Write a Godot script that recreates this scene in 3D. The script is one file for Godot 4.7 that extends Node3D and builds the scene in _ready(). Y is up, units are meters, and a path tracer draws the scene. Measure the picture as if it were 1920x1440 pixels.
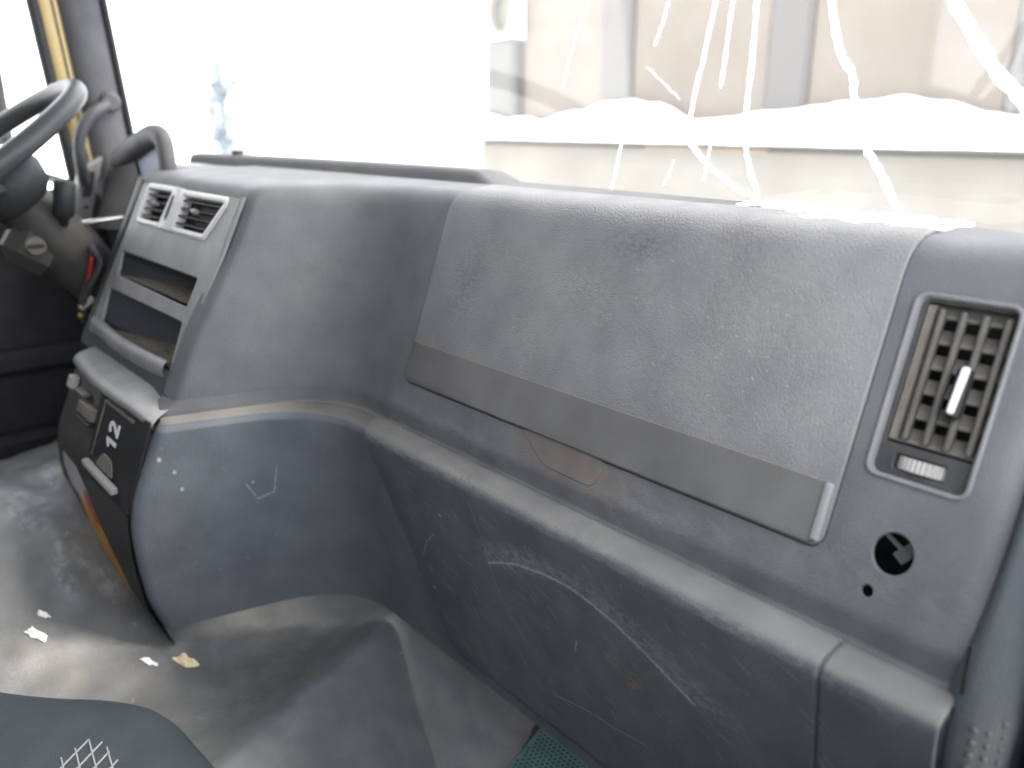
extends Node3D
# A dusty lorry cab seen from its open passenger door: dashboard, console, wheel, cracked windscreen, and a container in a white yard outside.

var M := {}
var rng := RandomNumberGenerator.new()

# ---------------------------------------------------------------- shape builder
class Shape:
	var st := SurfaceTool.new()
	var group := 0
	func _init() -> void:
		st.begin(Mesh.PRIMITIVE_TRIANGLES)
	func vert(p: Vector3, uv: Vector2, uv2: Vector2, c: Color) -> void:
		st.set_color(c)
		st.set_uv(uv)
		st.set_uv2(uv2)
		st.add_vertex(p)
	func tri(a: Vector3, b: Vector3, c: Vector3, col := Color.WHITE) -> void:
		st.set_smooth_group(-1)
		for p in [a, b, c]:
			vert(p, Vector2(p.x, p.y), Vector2.ZERO, col)
	func quad(a: Vector3, b: Vector3, c: Vector3, d: Vector3, col := Color.WHITE) -> void:
		tri(a, b, c, col)
		tri(a, c, d, col)
	# rows of points; each grid is one smooth sheet. keep(r, k) may leave a cell out, uvf gives the second UV, colf the colour
	func grid(rows: Array, keep = null, uvf = null, colf = null, smooth := true) -> void:
		group += 1
		st.set_smooth_group(group if smooth else -1)
		var n: int = rows[0].size()
		for r in rows.size() - 1:
			for k in n - 1:
				if keep != null and not keep.call(r, k):
					continue
				for q in [[r, k], [r + 1, k], [r + 1, k + 1], [r, k], [r + 1, k + 1], [r, k + 1]]:
					var p: Vector3 = rows[q[0]][q[1]]
					var u := Vector2(float(q[1]) / (n - 1), float(q[0]) / (rows.size() - 1))
					vert(p, u, uvf.call(p) if uvf != null else u, colf.call(p) if colf != null else Color.WHITE)
	func fan(ring: Array, col := Color.WHITE) -> void:
		var c := Vector3.ZERO
		for p in ring:
			c += p / ring.size()
		for i in ring.size():
			tri(c, ring[i], ring[(i + 1) % ring.size()], col)
	func tube(pts: Array, radii: Array, sides := 10, caps := true, flat := 1.0) -> void:
		var rows := []
		var side := Vector3.ZERO
		for i in pts.size():
			var d: Vector3 = (pts[mini(i + 1, pts.size() - 1)] - pts[maxi(i - 1, 0)]).normalized()
			if side == Vector3.ZERO:
				side = d.cross(Vector3.UP if absf(d.y) < 0.9 else Vector3.RIGHT).normalized()
			side = (side - d * side.dot(d)).normalized()
			var up := d.cross(side)
			var ring := []
			var rad: float = radii[mini(i, radii.size() - 1)]
			for k in sides + 1:
				var a := TAU * k / sides
				ring.append(pts[i] + (side * cos(a) + up * sin(a) * flat) * rad)
			rows.append(ring)
		grid(rows)
		if caps:
			fan(rows[0].slice(0, sides))
			fan(rows[-1].slice(0, sides))
	# a box with its edges cut off by r, in the frame of b
	func box(c: Vector3, s: Vector3, r := 0.002, b := Basis.IDENTITY) -> void:
		var h := s / 2
		r = minf(r, minf(h.x, minf(h.y, h.z)) * 0.9)
		var v := {}
		for x in [-1, 1]:
			for y in [-1, 1]:
				for z in [-1, 1]:
					for k in 3:
						var p := Vector3(x * h.x, y * h.y, z * h.z)
						for m in 3:
							if m != k:
								p[m] -= sign(p[m]) * r
						v[[x, y, z, k]] = c + b * p
		for k in 3:
			var m := (k + 1) % 3
			var n := (k + 2) % 3
			for s1 in [-1, 1]:
				var q := []
				for e in [[-1, -1], [1, -1], [1, 1], [-1, 1]]:
					var id := [0, 0, 0, k]
					id[k] = s1
					id[m] = e[0]
					id[n] = e[1]
					q.append(v[id])
				if s1 > 0:
					quad(q[3], q[2], q[1], q[0])
				else:
					quad(q[0], q[1], q[2], q[3])
				for s2 in [-1, 1]:   # the cut edge between faces k and m, along n
					var a := [0, 0, 0, k]
					a[k] = s1
					a[m] = s2
					var e1 := a.duplicate(); e1[n] = -1
					var e2 := a.duplicate(); e2[n] = 1
					var e3 := e2.duplicate(); e3[3] = m
					var e4 := e1.duplicate(); e4[3] = m
					if s1 * s2 > 0:
						quad(v[e1], v[e4], v[e3], v[e2])
					else:
						quad(v[e1], v[e2], v[e3], v[e4])
		for x in [-1, 1]:
			for y in [-1, 1]:
				for z in [-1, 1]:
					var t := [v[[x, y, z, 0]], v[[x, y, z, 1]], v[[x, y, z, 2]]]
					if x * y * z > 0:
						tri(t[0], t[2], t[1])
					else:
						tri(t[0], t[1], t[2])
	# a plate over a surface: outline in (u, v), fn(u, v, d) puts it in space; from d0 up to d1 with a rounded edge of width e
	func plate(outline: Array, fn: Callable, d0: float, d1: float, e := 0.002, uvf = null, col := Color.WHITE) -> void:
		var inner := inset(outline, e)
		var mid := inset(outline, e * 0.3)
		var rows := []
		for spec in [[outline, d0], [outline, lerpf(d0, d1, 0.35)], [mid, lerpf(d0, d1, 0.8)], [inner, d1]]:
			var ring := []
			for k in outline.size() + 1:
				var q: Vector2 = spec[0][k % outline.size()]
				ring.append(fn.call(q.x, q.y, spec[1]))
			rows.append(ring)
		grid(rows, null, uvf, func(_p): return col)
		st.set_smooth_group(-1)
		var idx := Geometry2D.triangulate_polygon(PackedVector2Array(inner))
		for i in idx:
			var p: Vector3 = fn.call(inner[i].x, inner[i].y, d1)
			vert(p, inner[i], uvf.call(p) if uvf != null else inner[i], col)
	static func inset(outline: Array, e: float) -> Array:
		var area := 0.0
		var n := outline.size()
		for i in n:
			area += outline[i].cross(outline[(i + 1) % n])
		var out := []
		for i in n:
			var a: Vector2 = (outline[i] - outline[i - 1]).normalized()
			var b: Vector2 = (outline[(i + 1) % n] - outline[i]).normalized()
			var m := Vector2(-a.y - b.y, a.x + b.x)
			m = m.normalized() / maxf(0.5, m.length() / 2)
			out.append(outline[i] + m * e * sign(area))
		return out
	# a rectangle of a surface with a hole in it; the hole's wall goes down to depth, closed by a floor if wanted
	func cell(rect: Rect2, hole: Array, fn: Callable, depth: float, floor_too := false, uvf = null, colf = null, lip := 0.002) -> void:
		var c := Vector2.ZERO
		for p in hole:
			c += p / hole.size()
		var angles := []
		for p in hole:
			angles.append((p - c).angle())
		for k in [rect.position, rect.end, Vector2(rect.position.x, rect.end.y), Vector2(rect.end.x, rect.position.y)]:
			angles.append((k - c).angle())
		angles.sort()
		var outer := []
		var inner := []
		for a in angles:
			var d := Vector2.from_angle(a)
			var far := INF
			if absf(d.x) > 1e-6:
				far = minf(far, ((rect.end.x if d.x > 0 else rect.position.x) - c.x) / d.x)
			if absf(d.y) > 1e-6:
				far = minf(far, ((rect.end.y if d.y > 0 else rect.position.y) - c.y) / d.y)
			outer.append(c + d * far)
			var near := 0.0
			for i in hole.size():
				var p: Vector2 = hole[i] - c
				var q: Vector2 = hole[(i + 1) % hole.size()] - c
				var e := q - p
				var den := d.cross(e)
				if absf(den) < 1e-12:
					continue
				var t := p.cross(e) / den
				var w := p.cross(d) / den
				if t > 0 and w > -1e-4 and w < 1.0001:
					near = maxf(near, t)
			inner.append(c + d * near)
		var rows := []
		var wide := inset(inner, -lip)
		for spec in [[outer, 0.0], [wide, 0.0]]:
			var ring := []
			for k in inner.size() + 1:
				var q: Vector2 = spec[0][k % inner.size()]
				ring.append(fn.call(q.x, q.y, spec[1]))
			rows.append(ring)
		grid(rows, null, uvf, colf)
		rows = [rows[1]]
		for spec in [[inset(inner, -lip * 0.3), -lip * 0.3], [inner, -lip], [inner, -depth]]:
			var ring := []
			for k in inner.size() + 1:
				var q: Vector2 = spec[0][k % inner.size()]
				ring.append(fn.call(q.x, q.y, spec[1]))
			rows.append(ring)
		grid(rows, null, uvf, colf)
		if floor_too:
			fan(rows[-1].slice(0, inner.size()))
	func done() -> ArrayMesh:
		st.generate_normals()
		return st.commit()

# ---------------------------------------------------------------- naming
func tag(o: Node3D, label: String, category := "", group := "", kind := "") -> Node3D:
	if label: o.set_meta("label", label)
	if category: o.set_meta("category", category)
	if group: o.set_meta("group", group)
	if kind: o.set_meta("kind", kind)
	return o

func numbered(called: String, under: Node) -> String:
	if not under.has_node(called):
		return called
	var n := 1
	while under.has_node("%s_%03d" % [called, n]):
		n += 1
	return "%s_%03d" % [called, n]

func part(called: String, s: Variant, mat: Material, under: Node = self) -> MeshInstance3D:
	var o := MeshInstance3D.new()
	o.mesh = s.done() if s is Shape else s
	o.material_override = mat
	o.name = numbered(called, under)
	under.add_child(o)
	return o

func thing(called: String, label: String, category: String, group := "") -> Node3D:
	var o := Node3D.new()
	o.name = numbered(called, self)
	add_child(o)
	tag(o, label, category, group)
	return o

# ---------------------------------------------------------------- curves
func rounded(pts: Array, radii: Array, arc := 5, cuts := {}) -> Array:
	# a polyline with its inner corners rounded; cuts[i] = fractions along straight piece i at which extra points go
	var out := [pts[0]]
	var from: Vector2 = pts[0]
	for i in range(1, pts.size()):
		var last := i == pts.size() - 1
		var to: Vector2 = pts[i]
		var a: Vector2 = (pts[i] - pts[i - 1]).normalized()
		var b := a
		var cut := 0.0
		if not last:
			b = (pts[i + 1] - pts[i]).normalized()
			cut = radii[i] * tan(absf(a.angle_to(b)) / 2)
			to = pts[i] - a * cut
		for f in cuts.get(i - 1, []):
			out.append(f if f is Vector2 else from.lerp(to, f))
		out.append(to)
		if not last:
			var end: Vector2 = pts[i] + b * cut
			for k in range(1, arc + 1):
				var t := float(k) / arc
				out.append(to.lerp(pts[i], t).lerp((pts[i] as Vector2).lerp(end, t), t))
			from = end
	return out

func round_rect(x0: float, y0: float, x1: float, y1: float, r: float, n := 4) -> Array:
	var out := []
	for c in [[x1 - r, y0 + r, -PI / 2], [x1 - r, y1 - r, 0.0], [x0 + r, y1 - r, PI / 2], [x0 + r, y0 + r, PI]]:
		for k in n + 1:
			out.append(Vector2(c[0], c[1]) + Vector2.from_angle(c[2] + PI / 2 * k / n) * r)
	return out

func round_poly(pts: Array, r: float, n := 4) -> Array:
	var out := []
	for i in pts.size():
		var p: Vector2 = pts[i]
		var a: Vector2 = p + (pts[i - 1] - p).limit_length(r)
		var b: Vector2 = p + (pts[(i + 1) % pts.size()] - p).limit_length(r)
		for k in n + 1:
			var t := float(k) / n
			out.append(a.lerp(p, t).lerp(p.lerp(b, t), t))
	return out

func circle(cx: float, cy: float, r: float, n := 20, ry := 0.0) -> Array:
	var out := []
	for k in n:
		out.append(Vector2(cx + cos(TAU * k / n) * r, cy + sin(TAU * k / n) * (ry if ry > 0 else r)))
	return out

func smooth(pts: Array, per := 8) -> Array:
	var out := []
	for i in pts.size() - 1:
		for k in per:
			out.append(pts[i].cubic_interpolate(pts[i + 1], pts[maxi(i - 1, 0)], pts[mini(i + 2, pts.size() - 1)], float(k) / per))
	out.append(pts[-1])
	return out

func table(x: float, pts: Array) -> float:   # smooth reading of a table of (x, y)
	if x <= pts[0].x: return pts[0].y
	for i in pts.size() - 1:
		if x <= pts[i + 1].x:
			var t: float = (x - pts[i].x) / (pts[i + 1].x - pts[i].x)
			return cubic_interpolate(pts[i].y, pts[i + 1].y, pts[maxi(i - 1, 0)].y, pts[mini(i + 2, pts.size() - 1)].y, t)
	return pts[-1].y

# ---------------------------------------------------------------- materials
func noise(kind: int, freq: float, sd: int, octaves := 3) -> FastNoiseLite:
	var n := FastNoiseLite.new()
	n.noise_type = kind
	n.frequency = freq
	n.seed = sd
	n.fractal_octaves = octaves
	return n

func tinted(freq: float, sd: int, a: Color, b: Color, size := 512, fine := 0.25, octaves := 4) -> ImageTexture:
	# a mottle between two linear colours
	var big := noise(FastNoiseLite.TYPE_SIMPLEX_SMOOTH, freq, sd, octaves).get_seamless_image(size, size)
	var small := noise(FastNoiseLite.TYPE_SIMPLEX, 0.22, sd + 7, 2).get_seamless_image(size, size)
	var im := Image.create(size, size, false, Image.FORMAT_RGB8)
	for y in size:
		for x in size:
			var t := clampf((big.get_pixel(x, y).r - 0.5) * 1.5 + 0.5 + (small.get_pixel(x, y).r - 0.5) * fine * 2, 0, 1)
			im.set_pixel(x, y, a.lerp(b, t).linear_to_srgb())
	return ImageTexture.create_from_image(im)

func relief(kind: int, freq: float, sd: int, size := 1024, octaves := 2) -> ImageTexture:
	return ImageTexture.create_from_image(noise(kind, freq, sd, octaves).get_seamless_image(size, size))

func mat(called: String, col: Color, rough := 0.6, tex: Texture2D = null, bump: Texture2D = null, bump_cm := 0.03, scale := 2.5) -> StandardMaterial3D:
	var m := StandardMaterial3D.new()
	m.resource_name = called
	m.albedo_color = col.linear_to_srgb()
	m.roughness = rough
	m.metallic_specular = 0.4
	if tex or bump:
		m.uv1_triplanar = true
		m.uv1_world_triplanar = true
		m.uv1_scale = Vector3.ONE * scale
	m.albedo_texture = tex
	if bump:
		m.heightmap_enabled = true
		m.heightmap_texture = bump
		m.heightmap_scale = bump_cm
	M[called] = m
	return m

# marks (scuffs, dust, chalk, painted sheen) as a transparent picture on the second UV
func marks(w: int, h: int) -> Image:
	var im := Image.create(w, h, false, Image.FORMAT_RGBA8)
	im.fill(Color(0.6, 0.58, 0.54, 0))
	return im

func dab(im: Image, at: Vector2, r: float, c: Color, a: float) -> void:
	for y in range(maxi(0, int(at.y - r)), mini(im.get_height(), int(at.y + r) + 2)):
		for x in range(maxi(0, int(at.x - r)), mini(im.get_width(), int(at.x + r) + 2)):
			var d := Vector2(x, y).distance_to(at) / r
			if d < 1:
				var k := a * (1 - d) * (1 - d) * (3 - 2 * (1 - d))
				var old := im.get_pixel(x, y)
				var na := k + old.a * (1 - k)
				if na > 0.001:
					var q := c.lerp(old, old.a * (1 - k) / na)
					q.a = na
					im.set_pixel(x, y, q)

func stroke(im: Image, pts: Array, r: float, c: Color, a: float, rough := 0.5) -> void:
	for i in pts.size() - 1:
		var n := maxi(1, int(pts[i].distance_to(pts[i + 1]) / maxf(0.7, r * 0.5)))
		for k in n:
			var p: Vector2 = pts[i].lerp(pts[i + 1], float(k) / n)
			dab(im, p + Vector2(rng.randfn(), rng.randfn()) * r * 0.25, r * rng.randf_range(0.7, 1.2), c, a * rng.randf_range(1 - rough, 1))

func haze_patch(im: Image, at: Vector2, size: Vector2, c: Color, a: float, sd: int) -> void:
	var n := noise(FastNoiseLite.TYPE_SIMPLEX, 0.045, sd, 5)
	n.fractal_gain = 0.72
	for y in range(maxi(0, int(at.y - size.y)), mini(im.get_height(), int(at.y + size.y))):
		for x in range(maxi(0, int(at.x - size.x)), mini(im.get_width(), int(at.x + size.x))):
			var d := Vector2((x - at.x) / size.x, (y - at.y) / size.y).length()
			if d < 1:
				var k := a * pow(1 - d, 0.8) * clampf(0.42 + n.get_noise_2d(x * 0.8 + y * 0.5, y * 1.4 - x * 0.4) * 2.0, 0, 1)
				var old := im.get_pixel(x, y)
				var na := k + old.a * (1 - k)
				if na > 0.001:
					var q := c.lerp(old, old.a * (1 - k) / na)
					q.a = na
					im.set_pixel(x, y, q)

func marked(base: StandardMaterial3D, called: String, im: Image) -> StandardMaterial3D:
	var m: StandardMaterial3D = base.duplicate()
	m.resource_name = called
	m.detail_enabled = true
	m.detail_uv_layer = BaseMaterial3D.DETAIL_UV_2
	m.detail_albedo = ImageTexture.create_from_image(im)
	M[called] = m
	return m

func materials() -> void:
	var mottle := tinted(0.008, 11, Color(0.74, 0.74, 0.76), Color(1.12, 1.09, 1.04).clamp(), 512, 0.2)
	var dusty := tinted(0.012, 23, Color(0.62, 0.62, 0.62), Color(1, 0.97, 0.92), 512, 0.45)
	var grain := relief(FastNoiseLite.TYPE_SIMPLEX, 0.11, 5)
	var pores := relief(FastNoiseLite.TYPE_CELLULAR, 0.09, 6)
	mat("dash", Color(1, 1, 1), 0.62, mottle, grain, 0.05).vertex_color_use_as_albedo = true
	mat("lid", Color(0.205, 0.206, 0.21), 0.6, mottle, grain, 0.09)
	mat("trim", Color(0.145, 0.143, 0.14), 0.5, mottle)
	mat("console", Color(0.27, 0.27, 0.272), 0.5, mottle, grain, 0.02)
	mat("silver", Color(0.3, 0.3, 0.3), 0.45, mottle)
	mat("chrome", Color(0.82, 0.82, 0.84), 0.22).metallic = 0.85
	mat("taupe", Color(0.06, 0.0585, 0.0565), 0.55, dusty)
	mat("black", Color(0.016, 0.016, 0.018), 0.5)
	mat("dark", Color(0.035, 0.035, 0.04), 0.6, mottle)
	mat("slat", Color(0.015, 0.0145, 0.014), 0.55, dusty)
	mat("vent_slat", Color(0.12, 0.114, 0.103), 0.55, dusty)
	mat("soil", Color(0.2, 0.175, 0.14), 0.95, tinted(0.03, 40, Color(0.35, 0.33, 0.3), Color(1, 1, 1), 512, 0.6), pores, 0.1, 4.0)
	mat("knee", Color(0.066, 0.082, 0.096), 0.5, mottle, grain, 0.04)
	mat("carpet", Color(0.165, 0.172, 0.182), 0.4, dusty, relief(FastNoiseLite.TYPE_SIMPLEX, 0.16, 8, 1024, 3), 0.05).metallic_specular = 0.62
	mat("teal", Color(0.038, 0.05, 0.06), 0.6, mottle, grain, 0.05)
	mat("net", Color(0.27, 0.28, 0.28), 0.7)
	mat("rubber", Color(0.03, 0.032, 0.035), 0.55)
	mat("wheel", Color(0.075, 0.078, 0.082), 0.42, mottle, grain, 0.02)
	mat("pillar", Color(0.13, 0.13, 0.14), 0.6, mottle, grain, 0.03)
	mat("yellow_paint", Color(0.66, 0.5, 0.24), 0.35)
	mat("roof", Color(0.3, 0.3, 0.3), 0.8)
	mat("white", Color(0.86, 0.85, 0.83), 0.8)
	mat("cream", Color(0.8, 0.68, 0.48), 0.8)
	mat("red", Color(0.3, 0.018, 0.025), 0.45)
	mat("orange", Color(0.55, 0.3, 0.05), 0.5, dusty)
	mat("sticker_red", Color(0.4, 0.06, 0.03), 0.5)
	mat("grey_print", Color(0.36, 0.35, 0.34), 0.5)
	mat("ink", Color(0.75, 0.75, 0.75), 0.5)
	mat("container", Color(0.163, 0.143, 0.12), 0.7, tinted(0.006, 77, Color(0.85, 0.84, 0.83), Color(1, 1, 1), 512, 0.0), null, 0.0, 0.4)
	mat("container_low", Color(0.2, 0.19, 0.165), 0.7, M.container.albedo_texture, null, 0.0, 0.4)
	mat("post", Color(0.112, 0.107, 0.1), 0.7)
	mat("snow", Color(0.9, 0.9, 0.9), 0.9)
	mat("rust", Color(0.27, 0.215, 0.15), 0.8)
	mat("pale_blue", Color(0.18, 0.215, 0.24), 0.8)
	mat("far_grey", Color(0.5, 0.5, 0.5), 0.8)
	var crack := mat("crack", Color(0.9, 0.9, 0.9), 0.7)
	crack.backlight_enabled = true
	crack.backlight = Color(1, 1, 1)
	var g := mat("glass", Color(1, 1, 1), 0.03)
	g.albedo_color = Color(1, 1, 1, 0.06)
	g.transparency = BaseMaterial3D.TRANSPARENCY_ALPHA
	var lens := mat("lens", Color(0.26, 0.31, 0.45), 0.12)  # bluish reflection on the lens put into its base colour
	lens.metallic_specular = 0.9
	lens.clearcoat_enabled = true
	var mm := tinted(0.02, 91, Color(0.75, 0.75, 0.75), Color(1, 1, 1), 256, 0.2)
	mat("mat", Color(0.075, 0.155, 0.155), 0.6, mm)
	mat("mat_hole", Color(0.02, 0.045, 0.05), 0.7)

# ---------------------------------------------------------------- the dashboard's own surfaces
const RAKE := 0.364      # the passenger face leans 20 degrees
const LID_L := 0.245
const LID_R := 0.925
var prof: Array          # the passenger side's section: (y, z)
var cols: Array

func face_z(y: float) -> float:
	return RAKE * (2.249 - y)

func on_face(x: float, y: float, d: float) -> Vector3:
	return Vector3(x, y, face_z(y)) + Vector3(0, RAKE, 1).normalized() * d

var front_table := [Vector2(1.45, 0.38), Vector2(1.5, 0.4), Vector2(1.6, 0.438), Vector2(1.765, 0.447), Vector2(1.885, 0.402), Vector2(1.905, 0.385), Vector2(1.93, 0.356), Vector2(2.249, 0.193), Vector2(2.3, 0.167)]

func front_z(y: float) -> float:
	return table(y, front_table)

func on_front(x: float, y: float, d: float) -> Vector3:
	return Vector3(x, y, 0.193 + 0.51 * (2.249 - y)) + Vector3(0, 0.51, 1).normalized() * d

func on_low_front(x: float, y: float, d: float) -> Vector3:
	return Vector3(x, y, 0.402 + 0.375 * (1.885 - y)) + Vector3(0, 0.375, 1).normalized() * d

func on_foot(x: float, y: float, d: float) -> Vector3:
	return Vector3(x, y, 0.455 - 0.1 * (1.765 - y)) + Vector3(0, -0.1, 1).normalized() * d

func at_prof(t: float) -> Vector2:   # t in 0..1 over the section's rows
	var f := clampf(t, 0, 1) * (prof.size() - 1)
	var i := mini(int(f), prof.size() - 2)
	return prof[i].lerp(prof[i + 1], f - i)

func glass_z(x: float, y: float) -> float:
	return -0.2 + 0.06 * x * x + 0.02 * pow(x, 4) + 0.05 * pow(x, 12) + 0.08 * (y - 2.24)

func wave(p: Vector3, k := 1.0) -> float:
	return sin(p.x * 9.1 * k + p.y * 3.3) * 0.5 + sin(p.z * 7.7 * k - p.x * 4.1) * 0.5

func dash_colour(p: Vector3) -> Color:
	# two plastics, moulded grey above the ledge and blue-grey below it, with dust lying on the ledge
	if p.y > 1.9112 or (p.y > 1.909 and p.z < 0.122 and p.x > 0.2):
		return Color(0.14, 0.143, 0.152)
	if p.y > 1.904:
		return Color(0.21, 0.203, 0.19)
	return Color(0.143, 0.158, 0.18)

func dash_uv(p: Vector3) -> Vector2:
	return Vector2((p.x - p.z + 0.5) / 1.6, (2.26 - p.y) / 0.8)

func plan(row: Vector2) -> Array:   # the dashboard's outline from above at one row of the section
	var y := row.x
	var bump := clampf(row.y - face_z(y), 0, 0.045) if y > 1.897 and y < 1.93 else (lerpf(0.04, 0.012, clampf((1.9 - y) / 0.3, 0, 1)) if y <= 1.897 else 0.0)
	var back := maxf(0, face_z(y) - row.y) if y > 2.2 else 0.0
	var zf := front_z(y) - back
	bump *= 0.72
	var q2 := Vector2(-0.026 + bump - back, zf)
	var q3 := Vector2(0.055 + bump * 0.6 - back, row.y)
	return rounded([Vector2(-0.64, -0.2), Vector2(-0.61 + back * 0.5, zf), q2, q3, Vector2(1.062, row.y), Vector2(1.12, row.y - 0.28)],
		[0, 0.03, 0.022, 0.17, 0.025, 0], 7,
		{0: [0.5], 1: [0.25, 0.5, 0.75, Vector2(q2.x - 0.045, zf)], 2: [0.2, 0.4, 0.6, 0.8], 3: [Vector2(0.36, row.y), Vector2(0.5, row.y), Vector2(0.65, row.y), Vector2(0.8, row.y), Vector2(0.933, row.y), Vector2(1.035, row.y)], 4: [0.3, 0.6]})

func build_dash() -> void:
	var d := thing("dashboard", "dusty grey lorry dashboard with centre console, glovebox lid and round-cornered air vents", "dashboard")
	# section: inset top, rounded brow, raked face, ledge, knee wall
	prof = rounded([Vector2(2.2555, -0.085), Vector2(2.2505, -0.001), Vector2(1.938, face_z(1.938)), Vector2(1.9095, face_z(1.9095) - 0.013), Vector2(1.9105, 0.13), Vector2(1.9055, 0.158), Vector2(1.548, 0.104)], [0, 0.048, 0.03, 0.006, 0.004, 0.013, 0], 6,
		{1: [Vector2(2.2125, face_z(2.2125)), 0.2, 0.45, 0.7, Vector2(1.948, face_z(1.948))], 5: [0.15, 0.3, 0.45, 0.6, 0.8]})
	var rows := []
	for q in prof:
		var r := []
		for p in plan(q):
			r.append(Vector3(p.x, q.x, p.y))
		rows.append(r)
	var n: int = rows[0].size()
	var first := 13     # the column where the console's side begins
	var flat0 := 0
	var flat1 := 0
	for k in n:
		if absf(rows[12][k].x - 0.933) < 0.001: flat0 = k
		if absf(rows[12][k].x - 1.035) < 0.001: flat1 = k
	var keep := func(r: int, k: int) -> bool:
		if k < first and rows[r + 1][k].y < 2.225:
			return false
		return not (k >= flat0 and k < flat1 and rows[r][k].y < 2.2126 and rows[r + 1][k].y > 1.9479)
	var im := marks(1024, 512)
	var px := func(x: float, z: float, y: float) -> Vector2: return Vector2((x - z + 0.5) / 1.6 * 1024, (2.26 - y) / 0.8 * 512)
	var chalk := Color(0.78, 0.78, 0.77)
	stroke(im, [px.call(0.0, 0.18, 1.81), px.call(0.0, 0.186, 1.785), px.call(0.0, 0.19, 1.767), px.call(0, 0.21, 1.762), px.call(0.0, 0.228, 1.758)], 1.3, chalk, 0.45)
	stroke(im, [px.call(0.0, 0.228, 1.764), px.call(0.0, 0.244, 1.79)], 1.3, chalk, 0.45)
	dab(im, px.call(0, 0.23, 1.79), 2.5, chalk, 0.8)
	for k in 34:
		var p: Vector2 = px.call(0.0, rng.randf_range(-0.2, 0.4), rng.randf_range(1.53, 1.88))
		stroke(im, [p, p + Vector2(rng.randf_range(-7, 7), rng.randf_range(-3, 3))], rng.randf_range(0.8, 1.9), Color(0.6, 0.6, 0.6), rng.randf_range(0.12, 0.45))
	dab(im, px.call(0.0, 0.394, 1.854), 4, chalk, 0.9)
	dab(im, px.call(0.0, 0.37, 1.83), 3.4, chalk, 0.8)
	dab(im, px.call(0.0, 0.36, 1.80), 3.4, chalk, 0.8)
	for k in 26:
		haze_patch(im, px.call(rng.randf_range(-0.05, 1.0), 0.1, rng.randf_range(1.92, 2.2)), Vector2(rng.randf_range(30, 90), rng.randf_range(20, 60)), Color(0.47, 0.46, 0.44), rng.randf_range(0.06, 0.2), k)
	for k in 10:
		haze_patch(im, px.call(rng.randf_range(0.3, 1.0), 0.12, rng.randf_range(1.92, 1.97)), Vector2(rng.randf_range(40, 90), rng.randf_range(10, 22)), Color(0.52, 0.52, 0.52), rng.randf_range(0.1, 0.3), 50 + k)
	haze_patch(im, px.call(0.6, 0.105, 1.962), Vector2(70, 20), Color(0.5, 0.39, 0.31), 0.9, 83)
	for k in 14:
		haze_patch(im, px.call(0, rng.randf_range(-0.1, 0.36), rng.randf_range(1.5, 1.62)), Vector2(rng.randf_range(20, 60), rng.randf_range(8, 30)), Color(0.45, 0.42, 0.39), rng.randf_range(0.15, 0.4), 60 + k)
	for k in 0:   # dust in the crease above the ledge and on the top
		haze_patch(im, px.call(rng.randf_range(0.0, 1.0), 0.14, 1.9), Vector2(rng.randf_range(40, 120), 10), Color(0.66, 0.63, 0.58), rng.randf_range(0.3, 0.7), 90 + k)
	var dash_marked := marked(M.dash, "dash_marked", im)
	var s := Shape.new()
	s.grid(rows, keep, dash_uv, dash_colour)
	# the flat around the side vent and the two round holes
	s.cell(Rect2(0.933, 2.035, 0.102, 0.1775), round_rect(0.944, 2.056, 1.026, 2.2065, 0.008), on_face, 0.022, false, dash_uv, dash_colour, 0.004)
	s.cell(Rect2(0.933, 1.972, 0.102, 0.063), circle(0.9855, 1.9965, 0.0172, 24), on_face, 0.004, false, dash_uv, dash_colour, 0.0012)
	s.cell(Rect2(0.933, 1.948, 0.102, 0.024), circle(0.974, 1.9605, 0.0052, 16), on_face, 0.004, false, dash_uv, dash_colour, 0.0008)
	part("dash_panel", s, dash_marked, d)
	# the top, from the brow to the foot of the windscreen
	s = Shape.new()
	var top := []
	for j in 9:
		var t := j / 8.0
		var r := []
		for k in n:
			var p: Vector3 = rows[0][k]
			var x := p.x
			r.append(Vector3(x, lerpf(p.y, 2.254, t), lerpf(p.z, minf(p.z - 0.001, glass_z(x, 2.25) + 0.004), t)))
		top.append(r)
	s.grid(top, null, dash_uv, func(_p): return Color(0.1, 0.1, 0.1))
	part("top_cover", s, M.dash, d)
	s = Shape.new()
	s.grid([[Vector3(-1.09, 2.25, glass_z(-1.09, 2.25)), Vector3(-0.63, 2.25, glass_z(-0.63, 2.25))], [Vector3(-1.09, 2.245, 0.05), Vector3(-0.63, 2.25, 0.05)], [Vector3(-1.09, 2.2, 0.08), Vector3(-0.63, 2.2, 0.08)]])
	part("driver_top", s, M.lid, d)
	# long raised demister ridge along the windscreen's foot on the driver's half
	s = Shape.new()
	var ridge := []
	for j in 25:
		var x := lerpf(-0.9, 0.2, j / 24.0)
		var h := 0.023 * minf(1, (0.2 - x) / 0.05) + 0.001
		var z := glass_z(x, 2.25) + 0.075
		var r := []
		for q in [Vector2(0.02, -0.002), Vector2(0.016, 0.55), Vector2(0.01, 0.9), Vector2(0.0, 1.0), Vector2(-0.02, 1.02), Vector2(-0.045, 0.9), Vector2(-0.06, -0.002)]:
			r.append(Vector3(x, 2.252 + q.y * h, z + q.x))
		ridge.append(r)
	s.grid(ridge, null, dash_uv, func(_p): return Color(0.12, 0.12, 0.125))
	part("demister_ridge", s, M.dash, d)
	s = Shape.new()
	s.box(Vector3(-0.74, 2.28, glass_z(-0.74, 2.25) + 0.07), Vector3(0.03, 0.012, 0.02), 0.003)
	part("sensor", s, M.taupe, d)
	build_lid(d)
	build_knee(d)
	build_side_vent(d)
	build_console(d)
	build_end(d)
	build_binnacle(d)
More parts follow.
